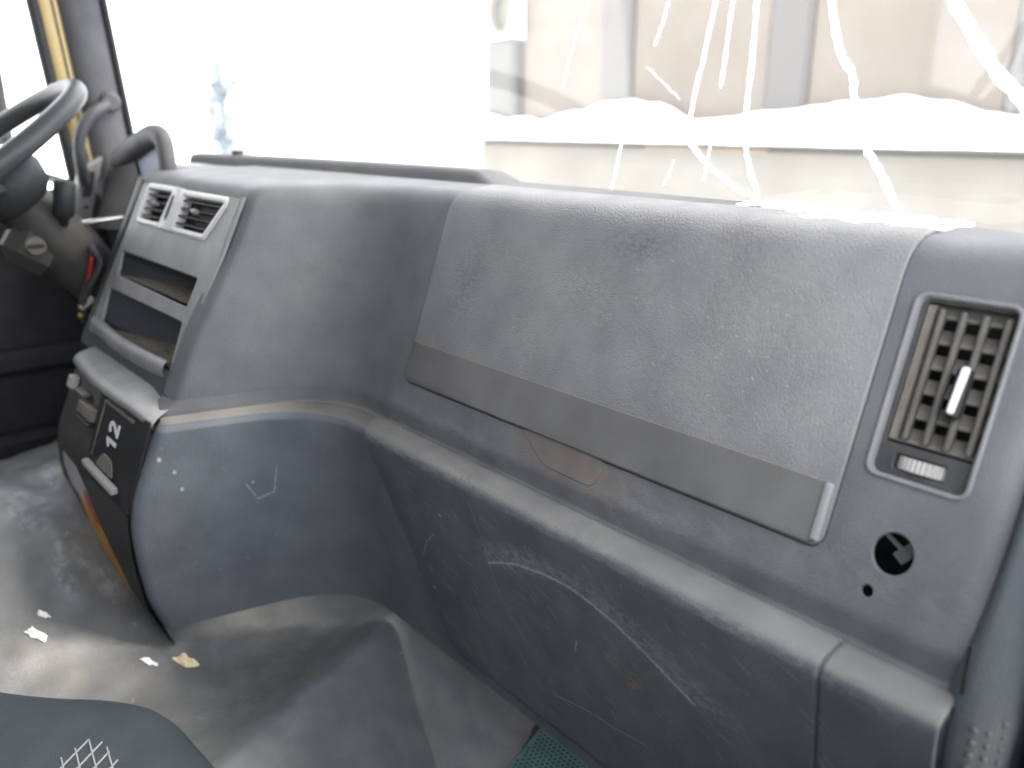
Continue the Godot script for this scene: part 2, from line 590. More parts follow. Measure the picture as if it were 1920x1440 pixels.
	# what shows inside the round hole: a bent bracket and dark ducting
	s = Shape.new()
	s.box(Vector3(0.985, 1.985, 0.055), Vector3(0.012, 0.03, 0.002), 0.0005, Basis(Vector3(0, 0, 1), -0.7))
	s.box(Vector3(0.976, 1.990, 0.06), Vector3(0.003, 0.03, 0.004), 0.0005, Basis(Vector3(0, 0, 1), 1.0))
	part("bracket", s, M.silver, d)
	s = Shape.new()
	s.box(Vector3(0.98, 2.05, -0.02), Vector3(0.2, 0.34, 0.01), 0.002)
	part("duct_wall", s, M.black, d)

# the glovebox lid follows the brow and the raked face; (u, v) = (x, y) with v past the brow going on along the top
func on_lid(x: float, v: float, dd: float) -> Vector3:
	# v is the length up along the section measured from y = 1.978
	var run := 0.0
	var i := prof.size() - 1
	while i > 0 and prof[i].x < 1.9779:
		i -= 1
	var p := Vector2(1.978, face_z(1.978))
	var q: Vector2 = prof[i]
	while true:
		var l := p.distance_to(q)
		if run + l >= v or i == 0:
			var g := (q - p).normalized()
			var at := p + g * (v - run)
			var nrm := Vector2(-g.y, g.x)
			if nrm.y < 0 and nrm.x < 0.5: nrm = -nrm
			# soften the normal across facets
			return Vector3(x, at.x, at.y) + Vector3(0, absf(nrm.x), absf(nrm.y)) * dd
		run += l
		i -= 1
		p = q
		q = prof[i]
	return Vector3.ZERO

func lid_sheet(s: Shape, x0: float, x1: float, v0: float, v1: float, d1: float, r: float, uvf = null, nv := 26) -> void:
	# a plate bent over the section, its lower corners rounded by r and all its edges rolled down
	var vs := []
	for j in nv + 1:
		vs.append(lerpf(v0, v1, j / float(nv)))
	for k in [0.1, 0.3, 0.6, 1.0]:
		vs.append(v0 + r * k)
	vs.append(v0 + 0.001)
	vs.append(v0 + 0.0025)
	vs.sort()
	var rows := []
	for v in vs:
		var dv: float = minf(v - v0, r)
		var cut := r - sqrt(maxf(0, r * r - (r - dv) * (r - dv)))
		var a := x0 + cut
		var b := x1 - cut
		var row := []
		var edge: float = clampf((v - v0) / 0.0025, 0, 1)
		edge = sqrt(1 - (1 - edge) * (1 - edge))
		for q in [[a, 0.0], [a, 0.55], [a + 0.0008, 0.85], [a + 0.0025, 1.0], [lerpf(a, b, 0.25), 1.0], [lerpf(a, b, 0.5), 1.0], [lerpf(a, b, 0.75), 1.0], [b - 0.0025, 1.0], [b - 0.0008, 0.85], [b, 0.55], [b, 0.0]]:
			row.append(on_lid(q[0], v, d1 * q[1] * edge))
		rows.append(row)
	s.grid(rows, null, uvf)

func build_lid(d: Node3D) -> void:
	var im := marks(1024, 512)
	var px := func(x: float, y: float) -> Vector2: return Vector2((x - 0.24) / 0.7 * 1024, (2.26 - y) / 0.3 * 512)
	for k in 60:   # pale flecks, thickest toward the upper right
		var p: Vector2 = px.call(rng.randfn(0.78, 0.09), rng.randfn(2.15, 0.05))
		stroke(im, [p, p + Vector2(rng.randf_range(-9, 9), rng.randf_range(-5, 5))], rng.randf_range(1.0, 2.2), Color(0.74, 0.72, 0.66), rng.randf_range(0.2, 0.6))
	for k in 150:
		var p: Vector2 = px.call(rng.randf_range(0.25, 0.92), rng.randf_range(2.04, 2.23))
		dab(im, p, rng.randf_range(1.0, 2.2), Color(0.72, 0.7, 0.66), rng.randf_range(0.1, 0.45))
	for k in 22:
		haze_patch(im, px.call(rng.randf_range(0.4, 0.93), rng.randf_range(2.05, 2.23)), Vector2(rng.randf_range(50, 160), rng.randf_range(40, 110)), Color(0.56, 0.55, 0.53), rng.randf_range(0.15, 0.4), 200 + k)
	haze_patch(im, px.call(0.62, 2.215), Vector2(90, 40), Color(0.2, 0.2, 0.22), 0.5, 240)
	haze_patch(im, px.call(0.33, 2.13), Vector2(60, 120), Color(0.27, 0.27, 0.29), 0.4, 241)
	var m := marked(M.lid, "lid_marked", im)
	var s := Shape.new()
	lid_sheet(s, LID_L - 0.0014, LID_R + 0.0012, -0.0016, 0.36, 0.0009, 0.016, null)
	part("lid_gap", s, M.dark, d)
	s = Shape.new()
	lid_sheet(s, LID_L, LID_R, 0.0, 0.3585, 0.0034, 0.014, func(p: Vector3): return Vector2((p.x - 0.24) / 0.7, (2.26 - p.y) / 0.3))
	var lid := part("glovebox_lid", s, m, d)
	# the smooth strip along the lid's lower edge; highlight on its right end put in as a silver cap
	s = Shape.new()
	lid_sheet(s, LID_L + 0.0015, LID_R - 0.0045, 0.0006, 0.0605, 0.0058, 0.013, null, 8)
	part("grip_strip", s, M.trim, lid)
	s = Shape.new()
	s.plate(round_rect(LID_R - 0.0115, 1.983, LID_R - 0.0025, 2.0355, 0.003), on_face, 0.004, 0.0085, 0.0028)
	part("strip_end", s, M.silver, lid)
	s = Shape.new()   # the line of brown dust along the strip's upper edge
	for k in 110:
		var x := lerpf(LID_L + 0.004, LID_R - 0.035, (k + rng.randf()) / 110)
		s.plate([Vector2(x, 2.0347), Vector2(x + rng.randf_range(0.012, 0.03), 2.0347), Vector2(x + rng.randf_range(0.004, 0.012), 2.0347 + rng.randf_range(0.0004, 0.0013))], on_face, 0.0032, 0.0046, 0.0003)
	part("dust_line", s, M.tan_dust, lid)
	# finger recess below the lid
	s = Shape.new()
	s.plate(round_poly([Vector2(0.508, 1.979), Vector2(0.656, 1.979), Vector2(0.650, 1.9455), Vector2(0.565, 1.9465)], 0.012), on_face, -0.001, 0.0011, 0.0009)
	part("finger_recess", s, mat("recess", Color(0.165, 0.148, 0.134), 0.7, M.trim.albedo_texture), d)

func knee_at(x: float, v: float, dd: float) -> Vector3:   # v runs down the section from the crease (0) to the bottom edge (1)
	var i0 := 0
	for i in prof.size():
		if prof[i].y < 0.124 and prof[i].x > 1.9: i0 = i
	var f := clampf(v, 0, 1)
	# arc length walk
	var total := 0.0
	for i in range(i0, prof.size() - 1):
		total += prof[i].distance_to(prof[i + 1])
	var want := f * (total - 0.022)
	for i in range(i0, prof.size() - 1):
		var l: float = prof[i].distance_to(prof[i + 1])
		if want <= l or i == prof.size() - 2:
			var g: Vector2 = (prof[i + 1] - prof[i]).normalized()
			var p: Vector2 = prof[i] + g * want
			return Vector3(x, p.x, p.y) + Vector3(0, absf(g.y), absf(g.x)) * dd
		want -= l
	return Vector3.ZERO

func knee_plate(x_top0: float, x_bot0: float, x_top1: float, x_bot1: float, dd: float, uvf = null) -> Shape:
	var s := Shape.new()
	var rows := []
	for j in 64:
		var v := j / 63.0
		v = v * v * 0.35 + v * 0.65
		var a := lerpf(x_top0, x_bot0, v)
		var b := lerpf(x_top1, x_bot1, v)
		var edge: float = clampf(v / 0.012, 0, 1)
		if v > 0.985: edge = clampf((1 - v) / 0.015, 0, 1)
		var row := []
		for q in [[a, 0.0], [a, 0.5], [a + 0.001, 0.88], [a + 0.004, 1.0], [lerpf(a, b, 0.2), 1.0], [lerpf(a, b, 0.5), 1.0], [lerpf(a, b, 0.8), 1.0], [b - 0.004, 1.0], [b - 0.001, 0.88], [b, 0.5], [b, 0.0]]:
			row.append(knee_at(q[0], v, dd * q[1] * edge))
		rows.append(row)
	s.grid(rows, null, uvf, func(p: Vector3): return Color(0.215, 0.21, 0.2) if p.y > 1.905 else Color(0.108, 0.124, 0.138))
	return s

func build_knee(d: Node3D) -> void:
	var im := marks(1024, 512)
	var px := func(x: float, y: float) -> Vector2: return Vector2((x - 0.15) / 0.95 * 1024, (1.92 - y) / 0.36 * 512)
	var pale := Color(0.66, 0.66, 0.66)
	var arc := smooth([px.call(0.5, 1.798), px.call(0.54, 1.816), px.call(0.581, 1.828), px.call(0.655, 1.836), px.call(0.723, 1.823), px.call(0.785, 1.799), px.call(0.835, 1.776)], 10)
	stroke(im, arc, 6.0, Color(0.6, 0.62, 0.64), 0.3, 0.2)
	stroke(im, arc, 3.2, Color(0.72, 0.73, 0.74), 0.5, 0.25)
	for k in 9:   # the broad dusty band above the arc
		var t := arc[clampi(k * 7 + 4, 0, arc.size() - 1)] as Vector2
		haze_patch(im, t + Vector2(8, -16), Vector2(60, 26), Color(0.53, 0.54, 0.55), 0.6, 300 + k)
	stroke(im, [px.call(0.476, 1.883), px.call(0.487, 1.85), px.call(0.497, 1.82), px.call(0.51, 1.77), px.call(0.53, 1.735), px.call(0.56, 1.70)], 1.2, pale, 0.4)
	stroke(im, [px.call(0.376, 1.79), px.call(0.35, 1.765), px.call(0.335, 1.735)], 2.2, pale, 0.45)
	dab(im, px.call(0.35, 1.72), 9, Color(0.56, 0.52, 0.48), 0.5)
	haze_patch(im, px.call(0.72, 1.765), Vector2(16, 22), Color(0.5, 0.43, 0.37), 1.0, 330)
	haze_patch(im, px.call(0.75, 1.752), Vector2(18, 26), Color(0.52, 0.42, 0.35), 1.0, 331)
	dab(im, px.call(0.745, 1.735), 7, Color(0.5, 0.42, 0.36), 0.6)
	dab(im, px.call(0.35, 1.685), 4, Color(0.8, 0.78, 0.75), 0.9)
	dab(im, px.call(0.255, 1.83), 5, Color(0.7, 0.7, 0.7), 0.7)
	dab(im, px.call(0.40, 1.83), 4, Color(0.8, 0.8, 0.78), 0.9)
	stroke(im, [px.call(0.66, 1.76), px.call(0.655, 1.742)], 2.5, pale, 0.5)
	for k in 260:
		var p: Vector2 = px.call(rng.randf_range(0.2, 1.0), rng.randf_range(1.62, 1.89))
		var go := Vector2.from_angle(rng.randf_range(0.2, 1.2) + (PI if rng.randf() < 0.2 else 0.0)) * rng.randf_range(3, 38)
		stroke(im, [p, p + go], rng.randf_range(0.8, 2.2), Color(0.6, 0.585, 0.56), rng.randf_range(0.08, 0.42))
	for k in 36:
		haze_patch(im, px.call(rng.randf_range(0.2, 1.0), rng.randf_range(1.6, 1.86)), Vector2(rng.randf_range(16, 60), rng.randf_range(14, 60)), Color(0.46, 0.44, 0.42), rng.randf_range(0.15, 0.45), 340 + k)
	for k in 14:
		haze_patch(im, px.call(rng.randf_range(0.25, 0.6), rng.randf_range(1.58, 1.66)), Vector2(rng.randf_range(30, 70), rng.randf_range(10, 26)), Color(0.47, 0.44, 0.4), rng.randf_range(0.3, 0.6), 400 + k)
	for k in 26:   # dust on the ledge, thinning over its front edge
		haze_patch(im, px.call(rng.randf_range(0.2, 1.06), rng.randf_range(1.893, 1.91)), Vector2(rng.randf_range(30, 90), rng.randf_range(6, 15)), Color(0.56, 0.55, 0.53), rng.randf_range(0.15, 0.45), 440 + k)
	stroke(im, smooth([px.call(0.6, 1.64), px.call(0.66, 1.655), px.call(0.71, 1.66), px.call(0.76, 1.668)], 6), 1.6, pale, 0.45)
	var m := marked(M.dash, "knee_marked", im)
	var uvf := func(p: Vector3): return Vector2((p.x - 0.15) / 0.95, (1.92 - p.y) / 0.36)
	part("knee_panel", knee_plate(0.2, 0.375, 0.9665, 0.9665, 0.006, uvf), m, d)
	part("knee_panel", knee_plate(0.9685, 0.9685, 1.066, 1.066, 0.004, uvf), m, d)

func build_side_vent(d: Node3D) -> void:
	var v := Node3D.new()
	v.name = "side_vent"
	d.add_child(v)
	var s := Shape.new()   # the raised rim of the recess
	var rows := []
	for spec in [[-0.0035, 0.0], [-0.003, 0.0022], [-0.0012, 0.0028], [0.0006, 0.0015], [0.001, -0.008]]:
		var ring := []
		var o := Shape.inset(round_rect(0.944, 2.056, 1.026, 2.2065, 0.008), spec[0])
		for k in o.size() + 1:
			ring.append(on_face(o[k % o.size()].x, o[k % o.size()].y, spec[1]))
		rows.append(ring)
	s.grid(rows)
	part("rim", s, M.lid, v)
	# vent body: a sunk insert whose lower quarter is closed and holds the thumb wheel
	s = Shape.new()
	s.cell(Rect2(0.9452, 2.0785, 0.0796, 0.127), round_rect(0.949, 2.0835, 1.0215, 2.203, 0.002), func(x, y, e): return on_face(x, y, e - 0.008), 0.045, false, null, null, 0.001)
	s.cell(Rect2(0.9452, 2.0572, 0.0796, 0.0213), round_rect(0.9605, 2.063, 1.0045, 2.0755, 0.002), func(x, y, e): return on_face(x, y, e - 0.008), 0.02, true, null, null, 0.001)
	part("insert", s, M.vent_body, v)
	s = Shape.new()
	s.plate(round_rect(0.948, 2.082, 1.0225, 2.204, 0.002), on_face, -0.07, -0.06, 0.001)
	part("duct_back", s, M.black, v)
	var bn := Vector3(0, RAKE, 1).normalized()
	var bu := Vector3(0, 1, -RAKE).normalized()
	var fb := Basis(Vector3.RIGHT, bu, bn)
	for k in 4:   # four upright blades in front
		s = Shape.new()
		var x := 0.9632 + 0.0178 * k
		s.box(on_face(x, 2.1433, -0.0105), Vector3(0.0052, 0.1185, 0.012), 0.0016, fb * Basis(Vector3.UP, 0.12))
		part("blade", s, M.vent_slat, v)
	for k in 6:   # six cross blades behind, tipped
		s = Shape.new()
		var y := 2.092 + 0.0212 * k
		s.box(on_face(0.9855, y, -0.021), Vector3(0.07, 0.004, 0.019), 0.001, fb * Basis(Vector3.RIGHT, 0.75))
		part("cross_blade", s, M.vent_cross, v)
	s = Shape.new()
	s.plate(round_rect(0.9493, 2.085, 0.9575, 2.2015, 0.0015), on_face, -0.018, -0.007, 0.0015)
	part("side_trim", s, M.taupe_light, v)
	# bright slider on its dark foot
	s = Shape.new()
	s.box(on_face(0.9985, 2.134, 0.0005), Vector3(0.0115, 0.047, 0.014), 0.004, fb)
	part("slider", s, M.slat, v)
	s = Shape.new()
	s.plate(round_poly([Vector2(0.9958, 2.1165), Vector2(1.0012, 2.1165), Vector2(1.0042, 2.155), Vector2(0.998, 2.155)], 0.0025), on_face, 0.0075, 0.0115, 0.001)
	part("slider_cap", s, M.bright, v)
	# ribbed thumb wheel
	s = Shape.new()
	var wheel := []
	for k in 25:
		var a := lerpf(-1.1, 1.1, k / 24.0)
		var r := 0.0235 if k % 2 == 0 else 0.0222
		wheel.append([on_face(0.9825 + sin(a) * r * 1.0, 2.064, -0.026 + cos(a) * r), on_face(0.9825 + sin(a) * r, 2.0745, -0.026 + cos(a) * r)])
	s.grid(wheel, null, null, null, false)
	part("thumb_wheel", s, M.grey_print, v)

func build_console(d: Node3D) -> void:
	var c := Node3D.new()
	c.name = "centre_console"
	d.add_child(c)
	# fascia: cells with the vent block, two slots; left and right borders are straight strips
	var s := Shape.new()
	var x0 := -0.53
	var x1 := -0.052
	s.cell(Rect2(x0, 2.135, x1 - x0, 0.098), round_poly([Vector2(-0.478, 2.166), Vector2(-0.137, 2.166), Vector2(-0.098, 2.224), Vector2(-0.485, 2.228)], 0.006), on_front, 0.02, false, null, null, 0.003)
	s.cell(Rect2(x0, 2.048, x1 - x0, 0.087), round_poly([Vector2(-0.488, 2.0625), Vector2(-0.11, 2.0595), Vector2(-0.108, 2.105), Vector2(-0.505, 2.1055)], 0.006), on_front, 0.006, false, null, null, 0.002)
	s.cell(Rect2(x0, 1.945, x1 - x0, 0.103), round_poly([Vector2(-0.484, 1.978), Vector2(-0.3, 1.966), Vector2(-0.085, 1.964), Vector2(-0.104, 2.0365), Vector2(-0.5, 2.036)], 0.007), on_front, 0.006, false, null, null, 0.002)
	part("fascia", s, M.console, c)
	s = Shape.new()   # left dark flank of the fascia, sloping away, and the right seam edge
	s.grid([[on_front(-0.53, 2.233, 0), on_front(-0.537, 2.236, 0.003), on_front(-0.56, 2.242, 0.002), on_front(-0.625, 2.247, -0.014)], [on_front(-0.53, 2.1, 0), on_front(-0.537, 2.1, 0.003), on_front(-0.56, 2.1, 0.002), on_front(-0.612, 2.1, -0.014)], [on_front(-0.53, 1.93, 0), on_front(-0.537, 1.93, 0.003), on_front(-0.55, 1.93, 0.002), on_front(-0.59, 1.93, -0.014)]])
	part("flank", s, M.rubber, c)
	s = Shape.new()
	s.grid([[on_front(-0.056, 2.236, 0.0012), on_front(-0.048, 2.236, 0.0012), on_front(-0.046, 2.236, -0.004)], [on_front(-0.056, 1.94, 0.0012), on_front(-0.048, 1.94, 0.0012), on_front(-0.046, 1.94, -0.004)]])
	part("edge_strip", s, M.console, c)
	# vent block
	var v := Node3D.new()
	v.name = "centre_vent"
	d.add_child(v)
	for q in [[Vector2(-0.474, 2.17), Vector2(-0.357, 2.17), Vector2(-0.347, 2.225), Vector2(-0.48, 2.225), 0.0], [Vector2(-0.287, 2.17), Vector2(-0.142, 2.17), Vector2(-0.104, 2.222), Vector2(-0.292, 2.222), 1.0]]:
		s = Shape.new()
		var outer := Shape.inset(round_poly(q.slice(0, 4), 0.005), -0.0105)
		var inner := round_poly(q.slice(0, 4), 0.005)
		var rows := []
		for spec in [[outer, 0.0], [Shape.inset(outer, 0.0015), 0.004], [Shape.inset(inner, -0.0015), 0.0045], [inner, 0.002], [inner, -0.016]]:
			var ring := []
			for k in inner.size() + 1:
				ring.append(on_front(spec[0][k % inner.size()].x, spec[0][k % inner.size()].y, spec[1]))
			rows.append(ring)
		s.grid(rows)
		part("vent_frame", s, M.bright, v)
		s = Shape.new()
		s.plate(inner, on_front, -0.03, -0.022, 0.001)
		part("vent_back", s, M.black, v)
		for k in 4:
			s = Shape.new()
			var y := 2.179 + 0.0127 * k
			var f := (y - 2.17) / 0.054
			var a: float = lerpf(q[0].x, q[3].x, f) + 0.001
			var b: float = lerpf(q[1].x, q[2].x, f) - 0.001
			s.box(on_front((a + b) / 2, y, -0.007), Vector3(b - a, 0.0035, 0.016), 0.001, Basis(Vector3.RIGHT, -0.47 + 0.35))
			part("slat", s, M.slat, v)
		s = Shape.new()
		var kx: float = (q[0].x + q[1].x) / 2 + 0.006
		s.box(on_front(kx, 2.2, 0.0035), Vector3(0.02, 0.009, 0.012), 0.003, Basis(Vector3.RIGHT, -0.47))
		part("knob", s, M.silver, v)
	# the bright bowed divider with its lens-shaped slot
	s = Shape.new()
	var bow := []
	for j in 13:
		var t := j / 12.0
		var y := lerpf(2.161, 2.233, t)
		var mid := lerpf(-0.322, -0.316, t)
		var hw := 0.021 + 0.004 * cos(t * TAU)
		var row := []
		for q in [[-1.0, -0.003], [-0.92, 0.006], [-0.5, 0.0105], [0.0, 0.012], [0.5, 0.0105], [0.92, 0.006], [1.0, -0.003]]:
			row.append(on_front(mid + hw * q[0] + 0.012 * sin(t * PI), y, q[1]))
		bow.append(row)
	s.grid(bow)
	part("divider", s, M.bright, v)
	s = Shape.new()
	var lens_shape := []
	for k in 20:
		var a := TAU * k / 20
		lens_shape.append(Vector2(-0.310 + cos(a) * 0.006, 2.197 + sin(a) * 0.022))
	s.plate(lens_shape, on_front, 0.0105, 0.0132, 0.001)
	part("divider_slot", s, M.dark, v)
	# insides of the two slots: dark liners and dirty floors
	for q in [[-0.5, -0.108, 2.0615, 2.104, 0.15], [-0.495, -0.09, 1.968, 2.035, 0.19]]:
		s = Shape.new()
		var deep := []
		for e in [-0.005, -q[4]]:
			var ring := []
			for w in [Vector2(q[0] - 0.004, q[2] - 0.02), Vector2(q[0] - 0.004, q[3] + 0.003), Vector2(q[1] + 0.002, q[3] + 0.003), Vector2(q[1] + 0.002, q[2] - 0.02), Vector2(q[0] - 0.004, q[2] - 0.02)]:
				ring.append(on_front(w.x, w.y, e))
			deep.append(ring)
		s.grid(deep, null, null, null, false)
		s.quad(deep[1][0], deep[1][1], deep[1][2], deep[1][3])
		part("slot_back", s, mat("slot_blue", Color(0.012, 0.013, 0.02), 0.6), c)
		s = Shape.new()
		var floor_rows := []
		for j in 7:
			var r := []
			for k in 15:
				var p := on_front(lerpf(q[0], q[1], k / 14.0), q[2] - (0.004 if q[4] > 0.16 else 0.0), -0.006)
				r.append(p + Vector3(0, 0.0028 + 0.0022 * rng.randf() - 0.006 * j / 6.0, -q[4] * j / 6.0))
			floor_rows.append(r)
		s.grid(floor_rows)
		part("dirty_shelf", s, M.soil, c)
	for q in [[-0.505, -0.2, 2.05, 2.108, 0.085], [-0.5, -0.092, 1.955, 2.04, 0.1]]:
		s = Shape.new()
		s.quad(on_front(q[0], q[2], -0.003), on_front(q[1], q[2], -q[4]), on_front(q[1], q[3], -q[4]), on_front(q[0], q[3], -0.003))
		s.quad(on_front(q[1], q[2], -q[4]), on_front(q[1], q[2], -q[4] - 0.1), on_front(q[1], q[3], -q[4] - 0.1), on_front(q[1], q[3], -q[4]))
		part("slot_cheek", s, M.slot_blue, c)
	s = Shape.new()
	s.box(on_front(-0.16, 2.082, -0.115), Vector3(0.12, 0.05, 0.01), 0.002)
	part("slot_partition", s, M.taupe, c)
	# bulging lip of the lower tray
	s = Shape.new()
	var lip := []
	for k in 17:
		var t := k / 16.0
		var x := lerpf(-0.5, -0.083, t)
		var sag := sin(t * PI)
		var row := []
		for q in [[0.003, -0.004], [0.006, 0.003], [0.005, 0.009], [0.0, 0.012], [-0.01, 0.011], [-0.018, 0.005], [-0.022, -0.002]]:
			row.append(on_front(x, 1.973 + q[0] - 0.006 * sag + 0.003 * (1 - t), q[1] + 0.007 * sag))
		lip.append(row)
	s.grid(lip)
	part("tray_lip", s, M.silver, c)
	# dark band below the tray, then the silver ledge
	s = Shape.new()
	s.grid([[on_front(-0.548, 1.952, 0.001), on_front(-0.3, 1.952, 0.001), on_front(-0.05, 1.952, 0.001)], [on_front(-0.548, 1.925, 0.001), on_front(-0.3, 1.925, 0.001), on_front(-0.05, 1.925, 0.001)]])
	part("dark_band", s, M.dark, c)
	s = Shape.new()
	var ledge := []
	for k in 21:
		var t := k / 20.0
		var x := lerpf(-0.458, -0.035, t)
		var out := 0.013 * sin(t * PI)
		var row := []
		var drop := smoothstep(0.75, 1.0, t)
		for q in [[1.9345, 0.34], [1.932, 0.365], [1.926, 0.385], [1.92, 0.394], [1.911, 0.398], [1.901, 0.392]]:
			var w := clampf((q[1] - 0.345) / 0.05, 0, 1)
			row.append(Vector3(x + 0.03 * w * t, lerpf(q[0], lerpf(1.92, 1.892, (1.9345 - q[0]) / 0.0335), drop * 0.8), q[1] + out * w))
		ledge.append(row)
	s.grid(ledge)
	part("console_ledge", s, M.silver, c)
	# lower fascia down to the tunnel
	s = Shape.new()
	var low := []
	for y in [1.91, 1.885, 1.85, 1.8, 1.765, 1.72, 1.66, 1.6, 1.54, 1.47]:
		var r := []
		for k in 13:
			var t := k / 12.0
			var x := lerpf(-0.46, -0.012, t)
			r.append(Vector3(x, y, front_z(y) + 0.004 * sin(t * PI)))
		low.append(r)
	s.grid(low)
	part("lower_fascia", s, M.taupe, c)
	var fl := func(x: float, y: float, e: float) -> Vector3: return on_low_front(x, y, e + 0.004 * sin(PI * clampf((x + 0.467) / 0.455, 0, 1)) + 0.0015)
	# rocker switch and its broken mount
	s = Shape.new()
	s.plate(round_rect(-0.335, 1.845, -0.25, 1.868, 0.004), fl, 0.0, 0.012, 0.003)
	part("switch", s, M.taupe_light, c)
	s = Shape.new()
	s.plate(round_rect(-0.425, 1.868, -0.40, 1.893, 0.004), fl, 0.0, 0.014, 0.003)
	part("broken_clip", s, M.grey_print, c)
	s = Shape.new()
	s.box(fl.call(-0.335, 1.879, 0.008), Vector3(0.06, 0.006, 0.014), 0.002)
	part("clip_arm", s, M.taupe_light, c)
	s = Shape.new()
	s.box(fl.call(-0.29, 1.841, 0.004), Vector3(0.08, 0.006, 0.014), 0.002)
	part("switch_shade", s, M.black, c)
	# black socket panel
	s = Shape.new()
	s.plate(round_poly([Vector2(-0.235, 1.765), Vector2(-0.014, 1.765), Vector2(-0.014, 1.909), Vector2(-0.25, 1.903)], 0.005), fl, -0.002, 0.0035, 0.002)
	var sp := part("socket_panel", s, M.black, d)
	s = Shape.new()
	s.plate(round_rect(-0.213, 1.891, -0.07, 1.896, 0.001), fl, 0.0035, 0.0065, 0.0008)
	s.plate([Vector2(-0.222, 1.80), Vector2(-0.219, 1.80), Vector2(-0.21, 1.891), Vector2(-0.213, 1.891)], fl, 0.0035, 0.0055, 0.0006)
	part("panel_frame", s, M.taupe_light, sp)
	s = Shape.new()
	s.box(fl.call(-0.15, 1.786, 0.008), Vector3(0.165, 0.012, 0.012), 0.002, Basis(Vector3.FORWARD, -0.0))
	part("pull_bar", s, M.grey_print, sp)
	s = Shape.new()
	s.plate(round_poly([Vector2(-0.19, 1.796), Vector2(-0.10, 1.794), Vector2(-0.12, 1.818), Vector2(-0.165, 1.82)], 0.01), fl, 0.0035, 0.006, 0.001)
	part("worn_patch", s, M.taupe_light, sp)
	var tm := TextMesh.new()
	tm.text = "12"
	var f := SystemFont.new()
	f.font_names = PackedStringArray(["Droid Sans"])
	f.font_weight = 700
	tm.font = f
	tm.font_size = 64
	tm.pixel_size = 0.0011
	tm.depth = 0.0012
	var t12 := part("lettering", tm, M.ink, sp)
	var n := Vector3(0, 0.375, 1).normalized()
	var up := Vector3(0, 1, -0.375).normalized()
	t12.transform = Transform3D(Basis(up * 0.62, Vector3.LEFT * 0.95, n), fl.call(-0.142, 1.853, 0.0046))
	# the black foot right of the sticker, and the sticker
	s = Shape.new()
	var foot := func(x: float, y: float, e: float) -> Vector3: return Vector3(x, y, front_z(y) + 0.004 * sin(PI * clampf((x + 0.467) / 0.455, 0, 1)) + e + 0.001)
	var rows2 := []
	for y in [1.776, 1.74, 1.70, 1.66, 1.6, 1.54, 1.5]:
		var r := []
		var left := lerpf(-0.29, -0.17, clampf((1.776 - y) / 0.09, 0, 1))
		if y < 1.69: left = lerpf(-0.17, -0.09, clampf((1.69 - y) / 0.09, 0, 1))
		for k in 5:
			r.append(foot.call(lerpf(left, -0.012, k / 4.0), y, 0.0025))
		rows2.append(r)
	s.grid(rows2)
	part("foot_trim", s, M.black, c)
	for band in [["warning_sticker", M.orange, 0.0012, [[1.705, -0.32, -0.185], [1.685, -0.30, -0.16], [1.65, -0.27, -0.14], [1.61, -0.2, -0.097], [1.575, -0.17, -0.085]]],
			["sticker_head", M.grey_print, 0.0014, [[1.76, -0.4, -0.30], [1.73, -0.4, -0.232], [1.702, -0.36, -0.19]]],
			["sticker_flash", M.sticker_red, 0.0018, [[1.73, -0.262, -0.228], [1.71, -0.262, -0.195], [1.682, -0.215, -0.165]]]]:
		s = Shape.new()
		var sheet := []
		for q in band[3]:
			var r := []
			for k in 5:
				r.append(foot.call(lerpf(q[1], q[2], k / 4.0), q[0], band[2]))
			sheet.append(r)
		s.grid(sheet)
		part(band[0], s, band[1], c)
	# console's left wall, out of sight from here but there
	s = Shape.new()
	s.grid([[Vector3(-0.612, 2.245, 0.185), Vector3(-0.62, 2.245, -0.15)], [Vector3(-0.58, 1.9, 0.3), Vector3(-0.62, 1.9, -0.1)], [Vector3(-0.58, 1.5, 0.3), Vector3(-0.62, 1.5, -0.1)]])
	s.grid([[Vector3(-0.612, 2.245, 0.185), Vector3(-0.575, 1.93, 0.345), Vector3(-0.47, 1.9, 0.39), Vector3(-0.467, 1.77, 0.447), Vector3(-0.467, 1.47, 0.39)], [Vector3(-0.62, 2.245, 0.15), Vector3(-0.60, 1.93, 0.3), Vector3(-0.6, 1.9, 0.3), Vector3(-0.6, 1.77, 0.3), Vector3(-0.6, 1.47, 0.3)]])
	part("console_wall", s, M.dark, c)

func build_end(d: Node3D) -> void:
	# the end trim beside the doorway: a swept cheek with a dimpled patch low down
	var e := Node3D.new()
	e.name = "end_trim"
	d.add_child(e)
	var s := Shape.new()
	var rows := []
	for j in 16:
		var y := lerpf(2.2, 1.55, j / 15.0)
		var z := face_z(maxf(y, 1.9)) if y > 1.9 else lerpf(0.127, 0.11, (1.9 - y) / 0.35)
		var b := 0.02 * clampf((2.0 - y) / 0.1, 0, 1)
		rows.append([Vector3(1.056, y, z - 0.02 + b), Vector3(1.0665, y, z - 0.006 + b), Vector3(1.070, y, z - 0.001 + b), Vector3(1.075, y, z - 0.003 + b), Vector3(1.083, y, z - 0.013 + b), Vector3(1.096, y, z - 0.034 + b), Vector3(1.108, y, z - 0.07 + b), Vector3(1.113, y, z - 0.13), Vector3(1.12, y, z - 0.3)])
	s.grid(rows, null, dash_uv, func(_p): return Color(0.072, 0.084, 0.094))
	part("cheek", s, M.dash, e)
	s = Shape.new()
	s.box(Vector3(1.0695, 1.946, 0.127), Vector3(0.003, 0.045, 0.012), 0.001)
	part("slot", s, M.black, e)
	for r in 8:
		for k in 3:
			var y := 1.9 - r * 0.012 - (k % 2) * 0.006
			s = Shape.new()
			var x := 1.0835 + k * 0.0068
			var z := 0.134 - k * 0.0125
			s.box(Vector3(x, y, z), Vector3(0.0055, 0.005, 0.005), 0.002, Basis(Vector3.UP, 1.0))
			part("stud", s, M.taupe_light, e)

